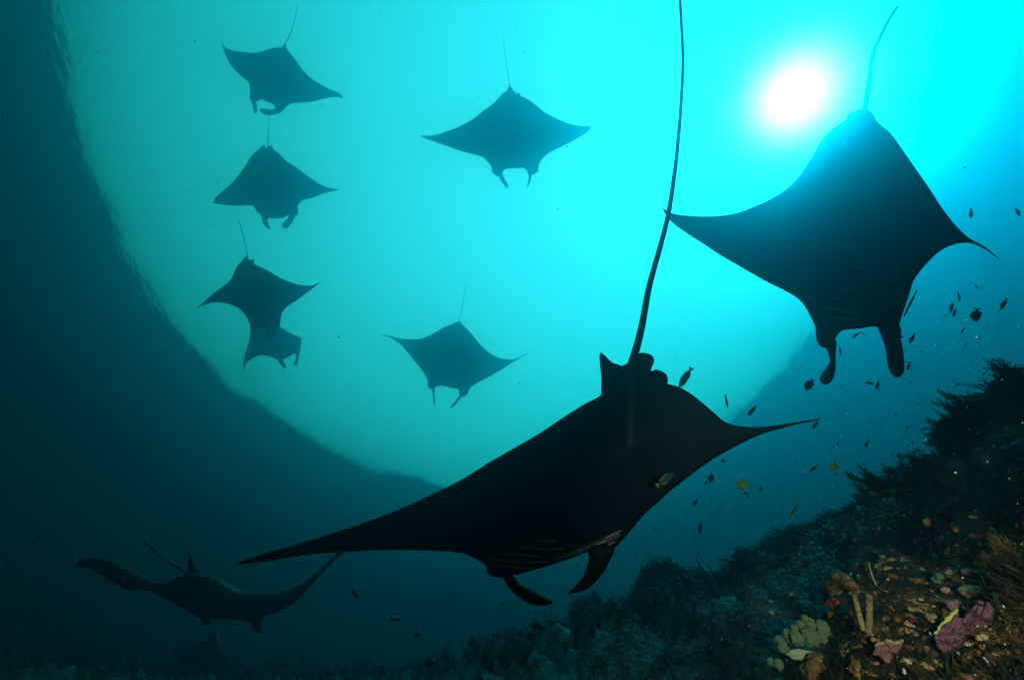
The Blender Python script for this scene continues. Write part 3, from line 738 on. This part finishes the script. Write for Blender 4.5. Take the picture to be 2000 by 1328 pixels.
# finger sponges, red coral, whip, tunicate, orange sponge
def px_point(x, y, root, fwdm=0.0):
    p, n = on_reef(*root); s = pxm(p)
    return camR * ((x - root[0]) * s) + camU * (-(y - root[1]) * s) + camB * fwdm
TAN = noise_mat('tan_finger', [(.14, .075, .03), (.28, .17, .08), (.38, .27, .15)], 60, .7, .8, 130)
def finger(label, pts, r, mat, name='finger_sponge', cat='sponge', lump=.25, group=None):
    P = [zx(*q) for q in pts]; root = P[-1]; pa = Patch(P[len(P)//2], .07, .75); b = pa.p; s = pa.size(*P[len(P)//2])[0]
    P = catmull(P, 2.0); nn = len(P)
    W = [pa.at(q[0], q[1], .03 * (1 - i / nn)) for i, q in enumerate(P)]
    rr = [r / 3.846 * s * (1 + lump * noise.noise(Vector((i * .55, r, 2)))) * (.55 if i == 0 else 1) for i in range(nn)]
    return tag(link(name, tube_mesh(name, W, rr, 9), None, mat, b), label, cat, group)
finger('knobbly tan finger sponge, the left one of the pair above the pink sponge', [(765,350),(770,400),(775,450),(785,510),(790,575)], 22, TAN, group='pair of finger sponges')
finger('thicker tan finger sponge, the right one of the pair above the pink sponge', [(870,350),(866,400),(860,450),(850,520),(830,600)], 26, TAN, group='pair of finger sponges')
finger('thin pale curling whip coral high on the dark slope', [(868,105),(872,150),(885,200),(900,245),(930,275),(990,295)], 4.5, noise_mat('whip', [(.3,.36,.34),(.45,.5,.46)], 30), 'whip_coral', 'coral', .1)
REDC = noise_mat('red_coral', [(.38, .03, .04), (.55, .08, .08)], 60, .7, .9, 160)
pa = Patch(zx(580, 430), .10, .4); rc = empty('red_coral', pa.p, 'small bright red coral head behind the pale green coral', 'coral')
for k, (x, y, r) in enumerate([(572,405,22), (602,390,24), (627,402,19), (590,425,22), (612,418,18)]):
    q = zx(x, y); link('head', lump_mesh('head', r / 3.846 * pa.size(*q)[0], k + 60, .4, 4.2, 3), rc, REDC, pa.at(q[0], q[1], .01))
sz = pa.size(*zx(565, 470))[0] / 3.846
link('stem', tube_mesh('stem', [pa.at(*zx(565, y)) for y in (430, 470, 530)], [9*sz, 7*sz, 8*sz], 7), rc, REDC)
ORG = noise_mat('orange_sponge', [(.45, .16, .03), (.62, .28, .06)], 40, .7, .6, 120)
BLUE = noise_mat('blue_tunicate', [(.05, .06, .55), (.10, .12, .8)], 30, .4)
WHT = noise_mat('pale_tunicate', [(.45, .45, .38), (.62, .62, .52)], 40, .5)
YPK = noise_mat('yellow_pink_coral', [(.55, .40, .14), (.58, .30, .20), (.45, .16, .16)], 45, .7, .8, 130)
BRN = noise_mat('brown_crust', [(.10, .055, .02), (.22, .11, .04), (.34, .17, .06)], 45, .75, .9, 130)
GRN = noise_mat('green_crust', [(.06, .12, .05), (.14, .24, .10)], 45, .7, .8, 130)
PKC = noise_mat('pink_crust', [(.30, .10, .12), (.48, .24, .22)], 45, .7, .8, 130)
def crust(px, py, r, mat, label, cat='sponge', name='crust_sponge', n=4, seed=0, group=None, sq=.7, lift=0.0):
    """a patch of overlapping lumps growing on the rock"""
    rnd = random.Random(seed + int(px * 3 + py)); pa = Patch((px, py), .035 + lift, .4, 25); p = pa.p; nn = pa.n; s = pa.size(px, py)[0]
    bmx = bmesh.new()
    for k in range(n):
        me = lump_mesh('t', r * s * rnd.uniform(.45, .75), rnd.uniform(0, 50), .3, 2.4, 2, (1, 1, sq))
        off = Vector((rnd.uniform(-.6, .6), rnd.uniform(-.6, .6), rnd.uniform(-.5, .5))) * r * s
        me.transform(Matrix.Translation(off)); bmx.from_mesh(me); bpy.data.meshes.remove(me)
    me = bpy.data.meshes.new(name); bmx.to_mesh(me); bmx.free(); me.polygons.foreach_set('use_smooth', [True] * len(me.polygons))
    o = link(name, me, None, mat, p + camB * r * s * .2)
    q = nn.to_track_quat('Z', 'Y'); o.rotation_mode = 'QUATERNION'; o.rotation_quaternion = q
    return tag(o, label, cat, group)
crust(1811, 1016, 9, ORG, 'round orange sponge alone on the dark upper slope', n=3)
crust(1988, 1322, 6, BLUE, 'tiny vivid blue sea squirt in the very bottom right corner', 'sea squirt', 'sea_squirt', 2)
x, y = zx(1610, 290); crust(x, y, 20, YPK, 'yellow and pink ridged coral patch in the bright corner above the purple plate', 'coral', 'crust_coral', 9)
x, y = zx(1470, 390); crust(x, y, 16, PKC, 'pink crusted coral ledge just left of the yellow and pink patch', 'coral', 'crust_coral', 7)
x, y = zx(1600, 150); crust(x, y, 16, PKC, 'dusty pink coral knob at the top of the bright patch', 'coral', 'crust_coral', 6)
x, y = zx(1285, 475); crust(x, y, 11, TAN, 'tan knobbly sponge left of the purple plate', n=5)
x, y = zx(1835, 410); crust(x, y, 9, ORG, 'orange sponge at the far upper right of the purple plate', n=4, lift=.13)
x, y = zx(890, 660); crust(x, y, 8, ORG, 'small orange sponge touching the top of the pink leaf sponge', n=4)
x, y = zx(1670, 540); crust(x, y, 20, TAN, 'tan crust spreading over the right half of the purple plate', n=7, lift=.13)
x, y = zx(1680, 640); crust(x, y, 12, YPK, 'yellow coral knob below the tan crust on the purple plate', 'coral', 'crust_coral', 5, lift=.13)
x, y = zx(410, 870); crust(x, y, 24, BRN, 'rusty brown sponge mound beneath the pale green coral', n=10)
x, y = zx(720, 850); crust(x, y, 13, BRN, 'small rusty sponge on the rock between the green coral and the pink leaf', n=6)
x, y = zx(1700, 800); crust(x, y, 8, WHT, 'white sea squirt among golden strands at the lower right', 'sea squirt', 'sea_squirt', 2)
x, y = zx(1495, 750); crust(x, y, 6, WHT, 'white round sea squirt at the foot of the purple plate', 'sea squirt', 'sea_squirt', 2)
x, y = zx(1090, 880); crust(x, y, 7, WHT, 'white sea squirt below the pink leaf sponge', 'sea squirt', 'sea_squirt', 2)
x, y = zx(1300, 610); crust(x, y, 5, WHT, 'white sea squirt in the dark gap left of the purple plate', 'sea squirt', 'sea_squirt', 2)
x, y = zx(1390, 275); crust(x, y, 9, YPK, 'small yellow coral knob below the dark ledge left of the bright patch', 'coral', 'crust_coral', 4)
x, y = zx(1350, 180); crust(x, y, 14, GRN, 'green sponge patch on the slope above the bright corner', n=5)
x, y = zx(610, 240); crust(x, y, 26, BRN, 'reddish brown sponge mound above the red coral head', n=10)
# feathery brown gorgonians and golden strands
for k, a in enumerate([(2012, 1160, 985, 'large brown feathery sea fan at the right edge below the dark crest', 18, .26, .78), (1990, 1150, 1050, 'brown feathery sea fan left of the largest one at the right edge', 14, .28, .55),
                       (2020, 1230, 1110, 'lowest brown feathery sea fan at the right edge', 13, .28, .62)]):
    px, py, top, lab, st, sp, tn = a
    soft_coral(px, py, top, lab, st, sp, tint=tn, group='brown sea fans at the right edge', seed=200 + k, name='sea_fan', cat='sea fan', lean=(.25, 0, 0), leaf=.15, width=2.4, lw=.03)
for k, a in enumerate([(1880, 1300, 1238, 'golden brown strands leaning right below the purple plate', 12, .22, .8), (1915, 1310, 1245, 'golden brown strands to the right of the white sea squirt', 12, .24, .75), (1845, 1318, 1270, 'short golden strands at the bottom edge below the purple plate', 10, .3, .7),
                       (1710, 1215, 1180, 'short brown strands around the foot of the finger sponges', 10, .35, .7)]):
    px, py, top, lab, st, sp, tn = a
    soft_coral(px, py, top, lab, st, sp, tint=tn, group='golden strands in the bright corner', seed=300 + k, name='strand_tuft', cat='seaweed', lean=(.45, 0, 0), leaf=.10, width=2.4, lw=.03)

def build_crusts():
    """small knobs of coral, sponge and shell that pave the rock near the flash"""
    rnd = np.random.default_rng(9)
    bmx = bmesh.new(); bmesh.ops.create_icosphere(bmx, subdivisions=1, radius=1); base = np.array([v.co[:] for v in bmx.verts]); bf = [tuple(v.index for v in f.verts) for f in bmx.faces]; bmx.free()
    w = np.exp(-((RP[VIS, 0] - 1880) / 160) ** 2 - ((RP[VIS, 1] - 1230) / 110) ** 2) + .0025 * (RP[VIS, 0] > 1300)
    w = w * FREE
    pick = rnd.choice(VIS, size=3600, p=w / w.sum())
    V = []; F = []; T = []
    for i in pick:
        p = RV[i]; s = RDIST[i] / FPX; r = s * min(9.0, rnd.lognormal(1.15, .5))
        q = base * (1 + rnd.normal(0, .22, (len(base), 1))) * r * rnd.uniform(.6, 1.3, 3) + p + RN[i] * r * .3
        k = len(V); V += q.tolist(); F += [tuple(a + k for a in f) for f in bf]; T += [rnd.uniform(0, 1) ** 1.5] * len(base)
    me = mesh_from('reef_crust', V, F); set_tint(me, T)
    m = tint_mat('reef_crust', [(.04,.025,.012), (.10,.045,.018), (.26,.11,.03), (.14,.045,.04), (.44,.24,.08), (.36,.12,.10), (.55,.42,.24)])
    tag(link('reef_crust', me, mat=m), kind='stuff')
build_crusts()

# ------------------------------------------------------------------ fish
DARK = noise_mat('dark_fish', [(.016, .018, .016), (.035, .036, .03)], 40, .45)
OLIV = noise_mat('olive_fish', [(.03, .034, .02), (.07, .07, .035)], 40, .45)
FINM = noise_mat('fin', [(.03, .032, .025), (.06, .06, .04)], 60, .5)
YFIN = noise_mat('yellow_fin', [(.30, .26, .04), (.42, .36, .08)], 60, .5)
SILV = noise_mat('silver_belly', [(.45, .5, .5), (.7, .72, .7)], 40, .3)
BLUF = noise_mat('blue_fish', [(.02, .05, .12), (.05, .10, .25)], 40, .45)
def butter_mat():
    m, t, p = new_mat('butterflyfish'); L = t.links.new
    tcn = t.nodes.new('ShaderNodeTexCoord'); sx = t.nodes.new('ShaderNodeSeparateXYZ'); r = t.nodes.new('ShaderNodeValToRGB'); r.color_ramp.interpolation = 'CONSTANT'
    e = r.color_ramp.elements; e[0].position = 0; e[0].color = (.17, .32, .02, 1); e[1].position = .80; e[1].color = (.012, .014, .01, 1)
    for q, c in ((.28, (.12, .22, .015)), (.34, (.18, .34, .02)), (.70, (.42, .42, .30)), (.90, (.36, .36, .2))):
        x = e.new(q); x.color = (*c, 1)
    ad = t.nodes.new('ShaderNodeMath'); ad.operation = 'ADD'; ad.inputs[1].default_value = .5
    L(tcn.outputs['Object'], sx.inputs[0]); L(sx.outputs['X'], ad.inputs[0]); L(ad.outputs[0], r.inputs['Fac']); L(r.outputs['Color'], p.inputs['Base Color'])
    p.inputs['Roughness'].default_value = .45
    return m
BUTT = butter_mat()
PROFILE = {   # along the body from tail stem (0) to snout (1): half depth; half width is a share of it
    'wrasse': ([0, .12, .3, .5, .68, .84, .95, 1], [.045, .06, .105, .135, .135, .105, .055, .012], .5),
    'slim':   ([0, .12, .3, .5, .68, .84, .95, 1], [.03, .038, .06, .078, .078, .062, .035, .01], .6),
    'damsel': ([0, .1, .28, .5, .68, .84, .95, 1], [.05, .085, .19, .245, .235, .17, .085, .02], .42),
    'butter': ([0, .08, .25, .48, .66, .82, .93, 1], [.06, .14, .34, .42, .38, .24, .09, .03], .3),
    'trumpet':([0, .1, .3, .5, .68, .84, .95, 1], [.012, .016, .026, .03, .03, .024, .02, .012], .8)}
def fish_body(kind):
    xs, ds, wr = PROFILE[kind]; S = 10; V = []; F = []
    X = np.linspace(0, 1, 15); Dp = np.interp(X, xs, ds); Dp = np.convolve(np.pad(Dp, 1, 'edge'), [.2, .6, .2], 'valid')
    for x, d in zip(X, Dp):
        for k in range(S):
            a = 2 * math.pi * k / S; V.append((-.36 + .86 * x, math.cos(a) * d * wr, math.sin(a) * d))
    for i in range(14):
        for k in range(S): F.append((i*S + k, i*S + (k+1) % S, (i+1)*S + (k+1) % S, (i+1)*S + k))
    F += [tuple(range(S))[::-1], tuple(14*S + k for k in range(S))]
    return V, F, xs, ds
def slab(P, th=.008):
    n = len(P); V = [(x, th, z) for x, z in P] + [(x, -th, z) for x, z in P]
    F = [tuple(range(n)), tuple(range(2*n - 1, n - 1, -1))] + [(i, (i+1) % n, n + (i+1) % n, n + i) for i in range(n)]
    return V, F
FM = {}
for kd in PROFILE:
    V, F, xs, ds = fish_body(kd)
    dm = max(ds); tl = {'trumpet': .035, 'slim': .10, 'wrasse': .11, 'damsel': .17, 'butter': .15}[kd]
    fork = {'slim': .09, 'damsel': .07}.get(kd, .02)
    T = slab([(-.34, -ds[0]*.9), (-.34, ds[0]*.9), (-.44, tl*.85), (-.5, tl), (-.5 + fork, 0), (-.5, -tl), (-.44, -tl*.85)])
    fs = .3 if kd == 'butter' else 1.0
    Dz = lambda x: float(np.interp((x + .36) / .86, xs, ds))
    DF = slab([(x, Dz(x) * .92) for x in np.linspace(-.25, .22, 7)] + [(.20, Dz(.2) + fs*dm*.18), (.1, Dz(.1) + fs*dm*.30), (-.05, Dz(-.05) + fs*dm*.28), (-.2, Dz(-.2) + fs*dm*.38), (-.28, Dz(-.28) + fs*dm*.2)])
    AF = slab([(x, -Dz(x) * .92) for x in np.linspace(.0, -.25, 5)] + [(-.29, -Dz(-.29) - fs*dm*.2), (-.18, -Dz(-.18) - fs*dm*.36), (-.03, -Dz(-.03) - fs*dm*.25)])
    bmx = bmesh.new(); bmesh.ops.create_icosphere(bmx, subdivisions=1, radius=.022 if kd != 'trumpet' else .01)
    for s_ in (1,): pass
    FM[kd] = dict(body=mesh_from('body', V, F), tail_fin=mesh_from('tail_fin', *T, False), dorsal_fin=mesh_from('dorsal_fin', *DF, False), anal_fin=mesh_from('anal_fin', *AF, False))
    bmx.free()
    # one piece for fish too small to show their parts
    VV = list(V); FF = list(F)
    for q in (T, DF, AF):
        k = len(VV); VV += q[0]; FF += [tuple(i + k for i in f) for f in q[1]]
    FM[kd]['whole'] = mesh_from('fish', VV, FF)
def mat_mesh(me, mat, cache={}):
    k = (me.name, mat.name)
    if k not in cache:
        c = me.copy(); c.materials.clear(); c.materials.append(mat); cache[k] = c
    return cache[k]
frnd = random.Random(5)
def fish(x, y, L, ang, kind='wrasse', label=None, dist=None, mat=DARK, fin=FINM, group='small fish above the reef slope', parts=None, cat='fish', name='fish', turn=None):
    if dist is None: dist = 1.9 + frnd.uniform(0, .7) + 9.0 / max(4, L)
    a = R(ang); dx, dy = math.cos(a) * L / 2, -math.sin(a) * L / 2
    P1 = ray(x + dx, y + dy) * dist; P0 = ray(x - dx, y - dy) * dist; ln = (P1 - P0).length
    X = (P1 - P0).normalized(); view = ray(x, y)
    yaw = R(frnd.uniform(-25, 25) if turn is None else turn)
    Y = (-view - X * (-view).dot(X)).normalized(); Z = X.cross(Y)
    if Z.dot(camU) < 0: Y, Z = -Y, -Z
    Q = Matrix((X, Y, Z)).transposed() @ Matrix.Rotation(R(frnd.uniform(-22, 22)), 3, 'X') @ Matrix.Rotation(yaw * .5, 3, 'Z')
    M = Matrix.Translation((P0 + P1) / 2) @ Q.to_4x4() @ Matrix.Scale(ln, 4)
    if parts is None: parts = L >= 11
    if parts:
        o = empty(name, (0, 0, 0), label, cat, group); o.matrix_world = M
        for k in ('body', 'tail_fin', 'dorsal_fin', 'anal_fin'):
            link(k, mat_mesh(FM[kind][k], mat if k == 'body' else fin), o)
    else:
        o = link(name, mat_mesh(FM[kind]['whole'], mat)); o.matrix_world = M; tag(o, label, cat, group)
    return o
fish(1339, 737, 46, 239, 'wrasse', 'grey slender fish with a yellow tail rising behind the big ray\'s back', 2.6, OLIV, YFIN)
fish(1419, 784, 28, 277, 'slim', 'thin upright fish between the big ray and the ray under the sun', 2.5)
fish(1469, 802, 26, 232, 'wrasse', 'dark fish with a yellowish tail tip, above the big ray\'s right wing', 2.4, DARK, YFIN)
fish(1581, 751, 27, 238, 'damsel', 'dark oval fish just left of the curled head fin of the ray under the sun', 2.5)
fish(1593, 829, 20, 236, 'wrasse', 'dark fish touching the right wing tip of the big ray', 2.3)
fish(1413, 900, 11, 215, 'damsel', 'small dark fish close under the big ray\'s right wing')
fish(1389, 933, 20, 262, 'damsel', 'dark oval upright fish left of the bright yellow butterflyfish', 2.3)
fish(1450, 946, 24, 255, 'butter', 'bright yellow green butterflyfish in the open water, the larger of two', 1.9, BUTT, YFIN, 'yellow butterflyfish', name='butterflyfish', cat='butterflyfish', turn=5)
fish(1628, 910, 17, 250, 'butter', 'dull yellow butterflyfish nearer the crest, the smaller of two', 2.2, BUTT, YFIN, 'yellow butterflyfish', name='butterflyfish', cat='butterflyfish', turn=20)
fish(1589.5, 915, 19, 222, 'wrasse', 'dark fish just left of the smaller yellow butterflyfish', 2.4)
fish(1358, 981, 14, 240, 'damsel', 'dark oval fish below the big ray\'s right wing, lower left of the yellow butterflyfish')
fish(1456, 963, 11, 180, 'damsel', 'small dark fish directly below the bright yellow butterflyfish')
o = fish(1550.6, 999, 31, 240, 'slim', 'silver bellied fish with a forked tail above the middle of the crest', 1.9, OLIV, FINM)
bl = FM['slim']['body'].copy(); bl.transform(Matrix.Diagonal((.86, .9, .62, 1))); bl.transform(Matrix.Translation((.03, 0, -.032))); bl.materials.clear(); bl.materials.append(SILV)
link('belly', bl, o)
fish(1367.5, 1031, 26, 261, 'wrasse', 'dark upright fish low over the crest, under the big ray', 2.2)
fish(1404, 998, 11, 160, 'slim', 'tiny dark dash of a fish above the low upright one')
fish(1389, 1007, 11, 40, 'slim', 'tiny dark fish tilted up right, left of the dash shaped one')
fish(1693, 867, 18, 245, 'wrasse', 'dark fish alone in the gap between the big ray\'s wing tip and the crest pillar', 2.6)
fish(1300, 936, 46, 33, 'wrasse', 'dim blue headed fish against the black belly of the big ray', 1.28, BLUF, YFIN)
fish(1778, 593, 58, 248, 'trumpet', 'long needle thin fish beside the right flank of the ray under the sun', 3.0, DARK, DARK, cat='fish', name='trumpetfish')
fish(1907, 560, 15, 135, 'slim', 'small dark fish slanting down right, topmost of the group right of the ray', 3.0)
fish(1873, 579.5, 20, 278, 'slim', 'thin curved upright fish in the group right of the ray under the sun', 3.0)
fish(1859, 600, 20, 262, 'wrasse', 'upright dark fish, left of a pair, right of the ray under the sun', 3.0)
fish(1864.5, 611, 17, 252, 'wrasse', 'slanting dark fish touching the lower right of an upright one beside the ray', 3.1)
fish(1848, 616, 14, 30, 'slim', 'small bent fish at the lower left of the pair beside the ray', 3.1)
fish(1907, 615, 28, 261, 'damsel', 'fat dark upright fish, thickest of the group at the right', 2.8)
fish(1960.5, 594, 25, 243, 'wrasse', 'dark fish near the right edge beside the fat upright one', 2.8)
fish(1951, 610, 11, 210, 'slim', 'tiny fish just under the tail of the one near the right edge', 3.0)
fish(1881, 646, 14, 235, 'wrasse', 'lone dark fish below the fat upright one', 3.0)
fish(1672, 655, 19, 215, 'wrasse', 'dark fish under the mouth of the ray beneath the sun, lower left of a pair', 3.1)
fish(1684, 650, 14, 320, 'slim', 'dark fish slanting down right under the mouth of the ray beneath the sun', 3.1)
fish(1781.6, 661, 22, 243, 'wrasse', 'dark fish right of the straight head fin of the ray', 3.0)
fish(1641, 685, 20, 285, 'slim', 'thin upright fish between the two head fins of the ray', 3.1)
fish(1799, 687, 11, 175, 'wrasse', 'small level fish right of the straight head fin', 3.2)
fish(1775, 715, 18, 248, 'wrasse', 'dark fish crossing another small one beside the tip of the straight head fin', 3.0)
fish(1772, 707, 10, 335, 'slim', 'tiny fish crossed by a larger one beside the straight head fin', 3.05, parts=True)
fish(1698, 748, 20, 345, 'wrasse', 'level dark fish with a forked tail below the ray\'s mouth', 2.9)
fish(1714, 753, 18, 260, 'wrasse', 'upright dark fish right beside the level forked tailed one', 2.9)
fish(1896, 417, 20, 276, 'wrasse', 'upright dark fish above the right wing tip of the ray', 3.4)
fish(1987.6, 415, 18, 295, 'wrasse', 'highest dark fish at the right edge of the frame', 3.4)
fish(771, 1207, 29, 0, 'wrasse', 'level dark fish with a yellowish tail low at left of the reef end', 2.6, DARK, YFIN)
fish(816, 1237.5, 17, 15, 'damsel', 'stubby dark fish right below the level one at the lower left', 2.7)
fish(920, 1253, 14, 215, 'damsel', 'oval dark fish left of the tall bush at the crest\'s low end', 3.2)
fish(966, 1240, 16, 50, 'damsel', 'oval dark fish hovering over the tall bush at the crest\'s low end', 3.2)
fish(838, 1293.5, 25, 10, 'damsel', 'dark diamond shaped fish near the bottom edge left of the crest', 2.7)
fish(1049, 1222.5, 32, 172, 'wrasse', 'mottled olive fish swimming left just above the low crest', 2.5, OLIV, OLIV)
fish(828.5, 1217, 12, 265, 'slim', 'thin upright fish right of the stubby dark one at the lower left', 3.0)
fish(693, 1159, 23, 305, 'wrasse', 'dark fish below the left wing of the big ray, near the dim ray\'s raised wing', 2.8)
fish(1033, 1196, 11, 50, 'damsel', 'small yellowish fish below the left head fin of the big ray', None, YFIN, YFIN)
fish(1487, 954, 11, 225, 'damsel', 'small dark fish to the right of the bright yellow butterflyfish')
fish(1687, 905, 11, 265, 'slim', 'small thin fish right of the smaller yellow butterflyfish')
def TINY(x, y):
    return ('tiny dark fish right of the head fins of the ray under the sun' if y < 760 and x > 1700 else 'tiny dark fish below the ray under the sun, over the right crest' if y < 850 and x > 1700 else
            'tiny dark fish in the small cloud just above the pillar corals' if x > 1740 else 'tiny dark fish between the big ray\'s wing tip and the pillar coral' if x > 1600 else
            'tiny dark fish around the bright yellow butterflyfish' if x > 1420 and y < 1000 else 'tiny dark fish low over the middle crest, below the yellow butterflyfish' if x > 1420 else 'tiny dark fish under the belly of the big ray, over the crest')
tiny = [(1462,970,9,230),(1357,1054,7,220),(1437,1000,6,200),(1608,980,8,250),(1554,900,7,260),(1637,867,8,250),(1380,942,9,245),(1642.5,756,8,265),(1590,1007,6,200),(1341,1012,5,180),(1277,1033,6,260),(1289,1034,5,240),(1329,1035,6,250),
 (1364.5,1083,6,200),(1472,992,6,220),(1529,990,5,180),(1610,939,8,250),(1653.6,929,5,200),(1633,924,6,260),(1769,685.5,8,180),(1761,658,9,160),(1778,746,10,210),(1732.5,792.5,9,205),(1739,774,7,250),(1791,789,6,220),(1832,765,6,240),(1814,820.5,10,210),
 (1931,635,7,260),(1907,697,6,250),(1945,707.5,8,260),(1875,748,9,250),(1869.6,751,7,240),(1922,730,7,250),(1769,841.6,7,225),(1779,832.5,7,240),(1805,839.5,7,230),(1793,771,6,220),(1763,853.7,8,260),(1782.5,863,9,215),(1773,870,6,210),(1815,859,8,265),(1797,853.7,5,200),(1799,839,5,240),
 (1743,887.6,9,262),(1688,917,8,260),(1773,834,6,230),(1845,397,8,220),(1111,1223,8,200),(1194,1157,6,220),(1243.5,1083,6,180),(1138.5,1180.5,7,200),(1720,835,6,220),(1700,822,5,240),(1750,810,5,250),(1672,930,5,230),(1660,945,5,250),(1576,966,5,230),(1517,955,5,210),(1500,1010,5,230),(1420,1052,5,200),(1310,1062,5,240),(1840,700,5,230),(1886,674,6,250),(1826,735,5,240)]
for x, y, L, a in tiny:
    fish(x, y, L, a + frnd.uniform(-12, 12), frnd.choice(['slim', 'wrasse', 'damsel']), TINY(x, y), frnd.uniform(2.9, 3.4) if y < 900 else frnd.uniform(2.8, 3.7), group='tiny fish above the crest')
low = [(885.5,1166,9,260),(916,1154.5,9,265),(981,1179,9,210),(847,1223.5,7,240),(731.5,1244,6,240),(1036,1135,8,190),(796,1265.5,6,240),(744,1278,6,220),(929,1175,5,230),(948,1194.5,6,200),(324,1236,8,180),(436,1224,9,250),(443,1225,9,250),(484,1272,6,180),(660,1215,5,200),(700,1260,5,220),(900,1200,5,230),(870,1255,5,210)]
for x, y, L, a in low:
    fish(x, y, L, a + frnd.uniform(-12, 12), frnd.choice(['slim', 'wrasse', 'damsel']), 'tiny dark fish in the dim water low at the left, below the big ray', frnd.uniform(3.0, 3.9), group='tiny fish in the dim lower left')

# ------------------------------------------------------------------ drifting specks
def build_snow():
    rnd = np.random.default_rng(21); V = []; F = []
    oct_ = np.array([(1,0,0),(-1,0,0),(0,1,0),(0,-1,0),(0,0,1),(0,0,-1)], float); of = [(0,2,4),(2,1,4),(1,3,4),(3,0,4),(2,0,5),(1,2,5),(3,1,5),(0,3,5)]
    for _ in range(4800):
        px, py = rnd.uniform(-100, 2100), rnd.uniform(-80, 1400); d = rnd.uniform(.5, 3.2)
        r = rnd.lognormal(-7.6, .35) * (.6 + .4 * d)
        c = np.array(ray(px, py)) * d; k = len(V)
        V += (oct_ * r * rnd.uniform(.6, 1.4, 3) + c).tolist(); F += [tuple(a + k for a in f) for f in of]
    m, t, p = new_mat('plankton'); p.inputs['Base Color'].default_value = (.35, .36, .33, 1); p.inputs['Roughness'].default_value = .6
    tag(link('plankton', mesh_from('plankton', V, F, False), mat=m), kind='stuff')
build_snow()

# ------------------------------------------------------------------ the diver's flash, held out at the right, that lights the corner
fl = bpy.data.lights.new('camera_flash', 'SPOT')
fl.energy = 14.0; fl.spot_size = R(70); fl.spot_blend = 1.0; fl.shadow_soft_size = .05; fl.color = (1.0, .80, .56)
flo = bpy.data.objects.new('camera_flash', fl); C.objects.link(flo)
flo.location = camR * .22 + camU * .12 + camB * .15
tgt, _n = on_reef(1950, 1230)
flo.rotation_euler = (flo.location - tgt).to_track_quat('Z', 'Y').to_euler()
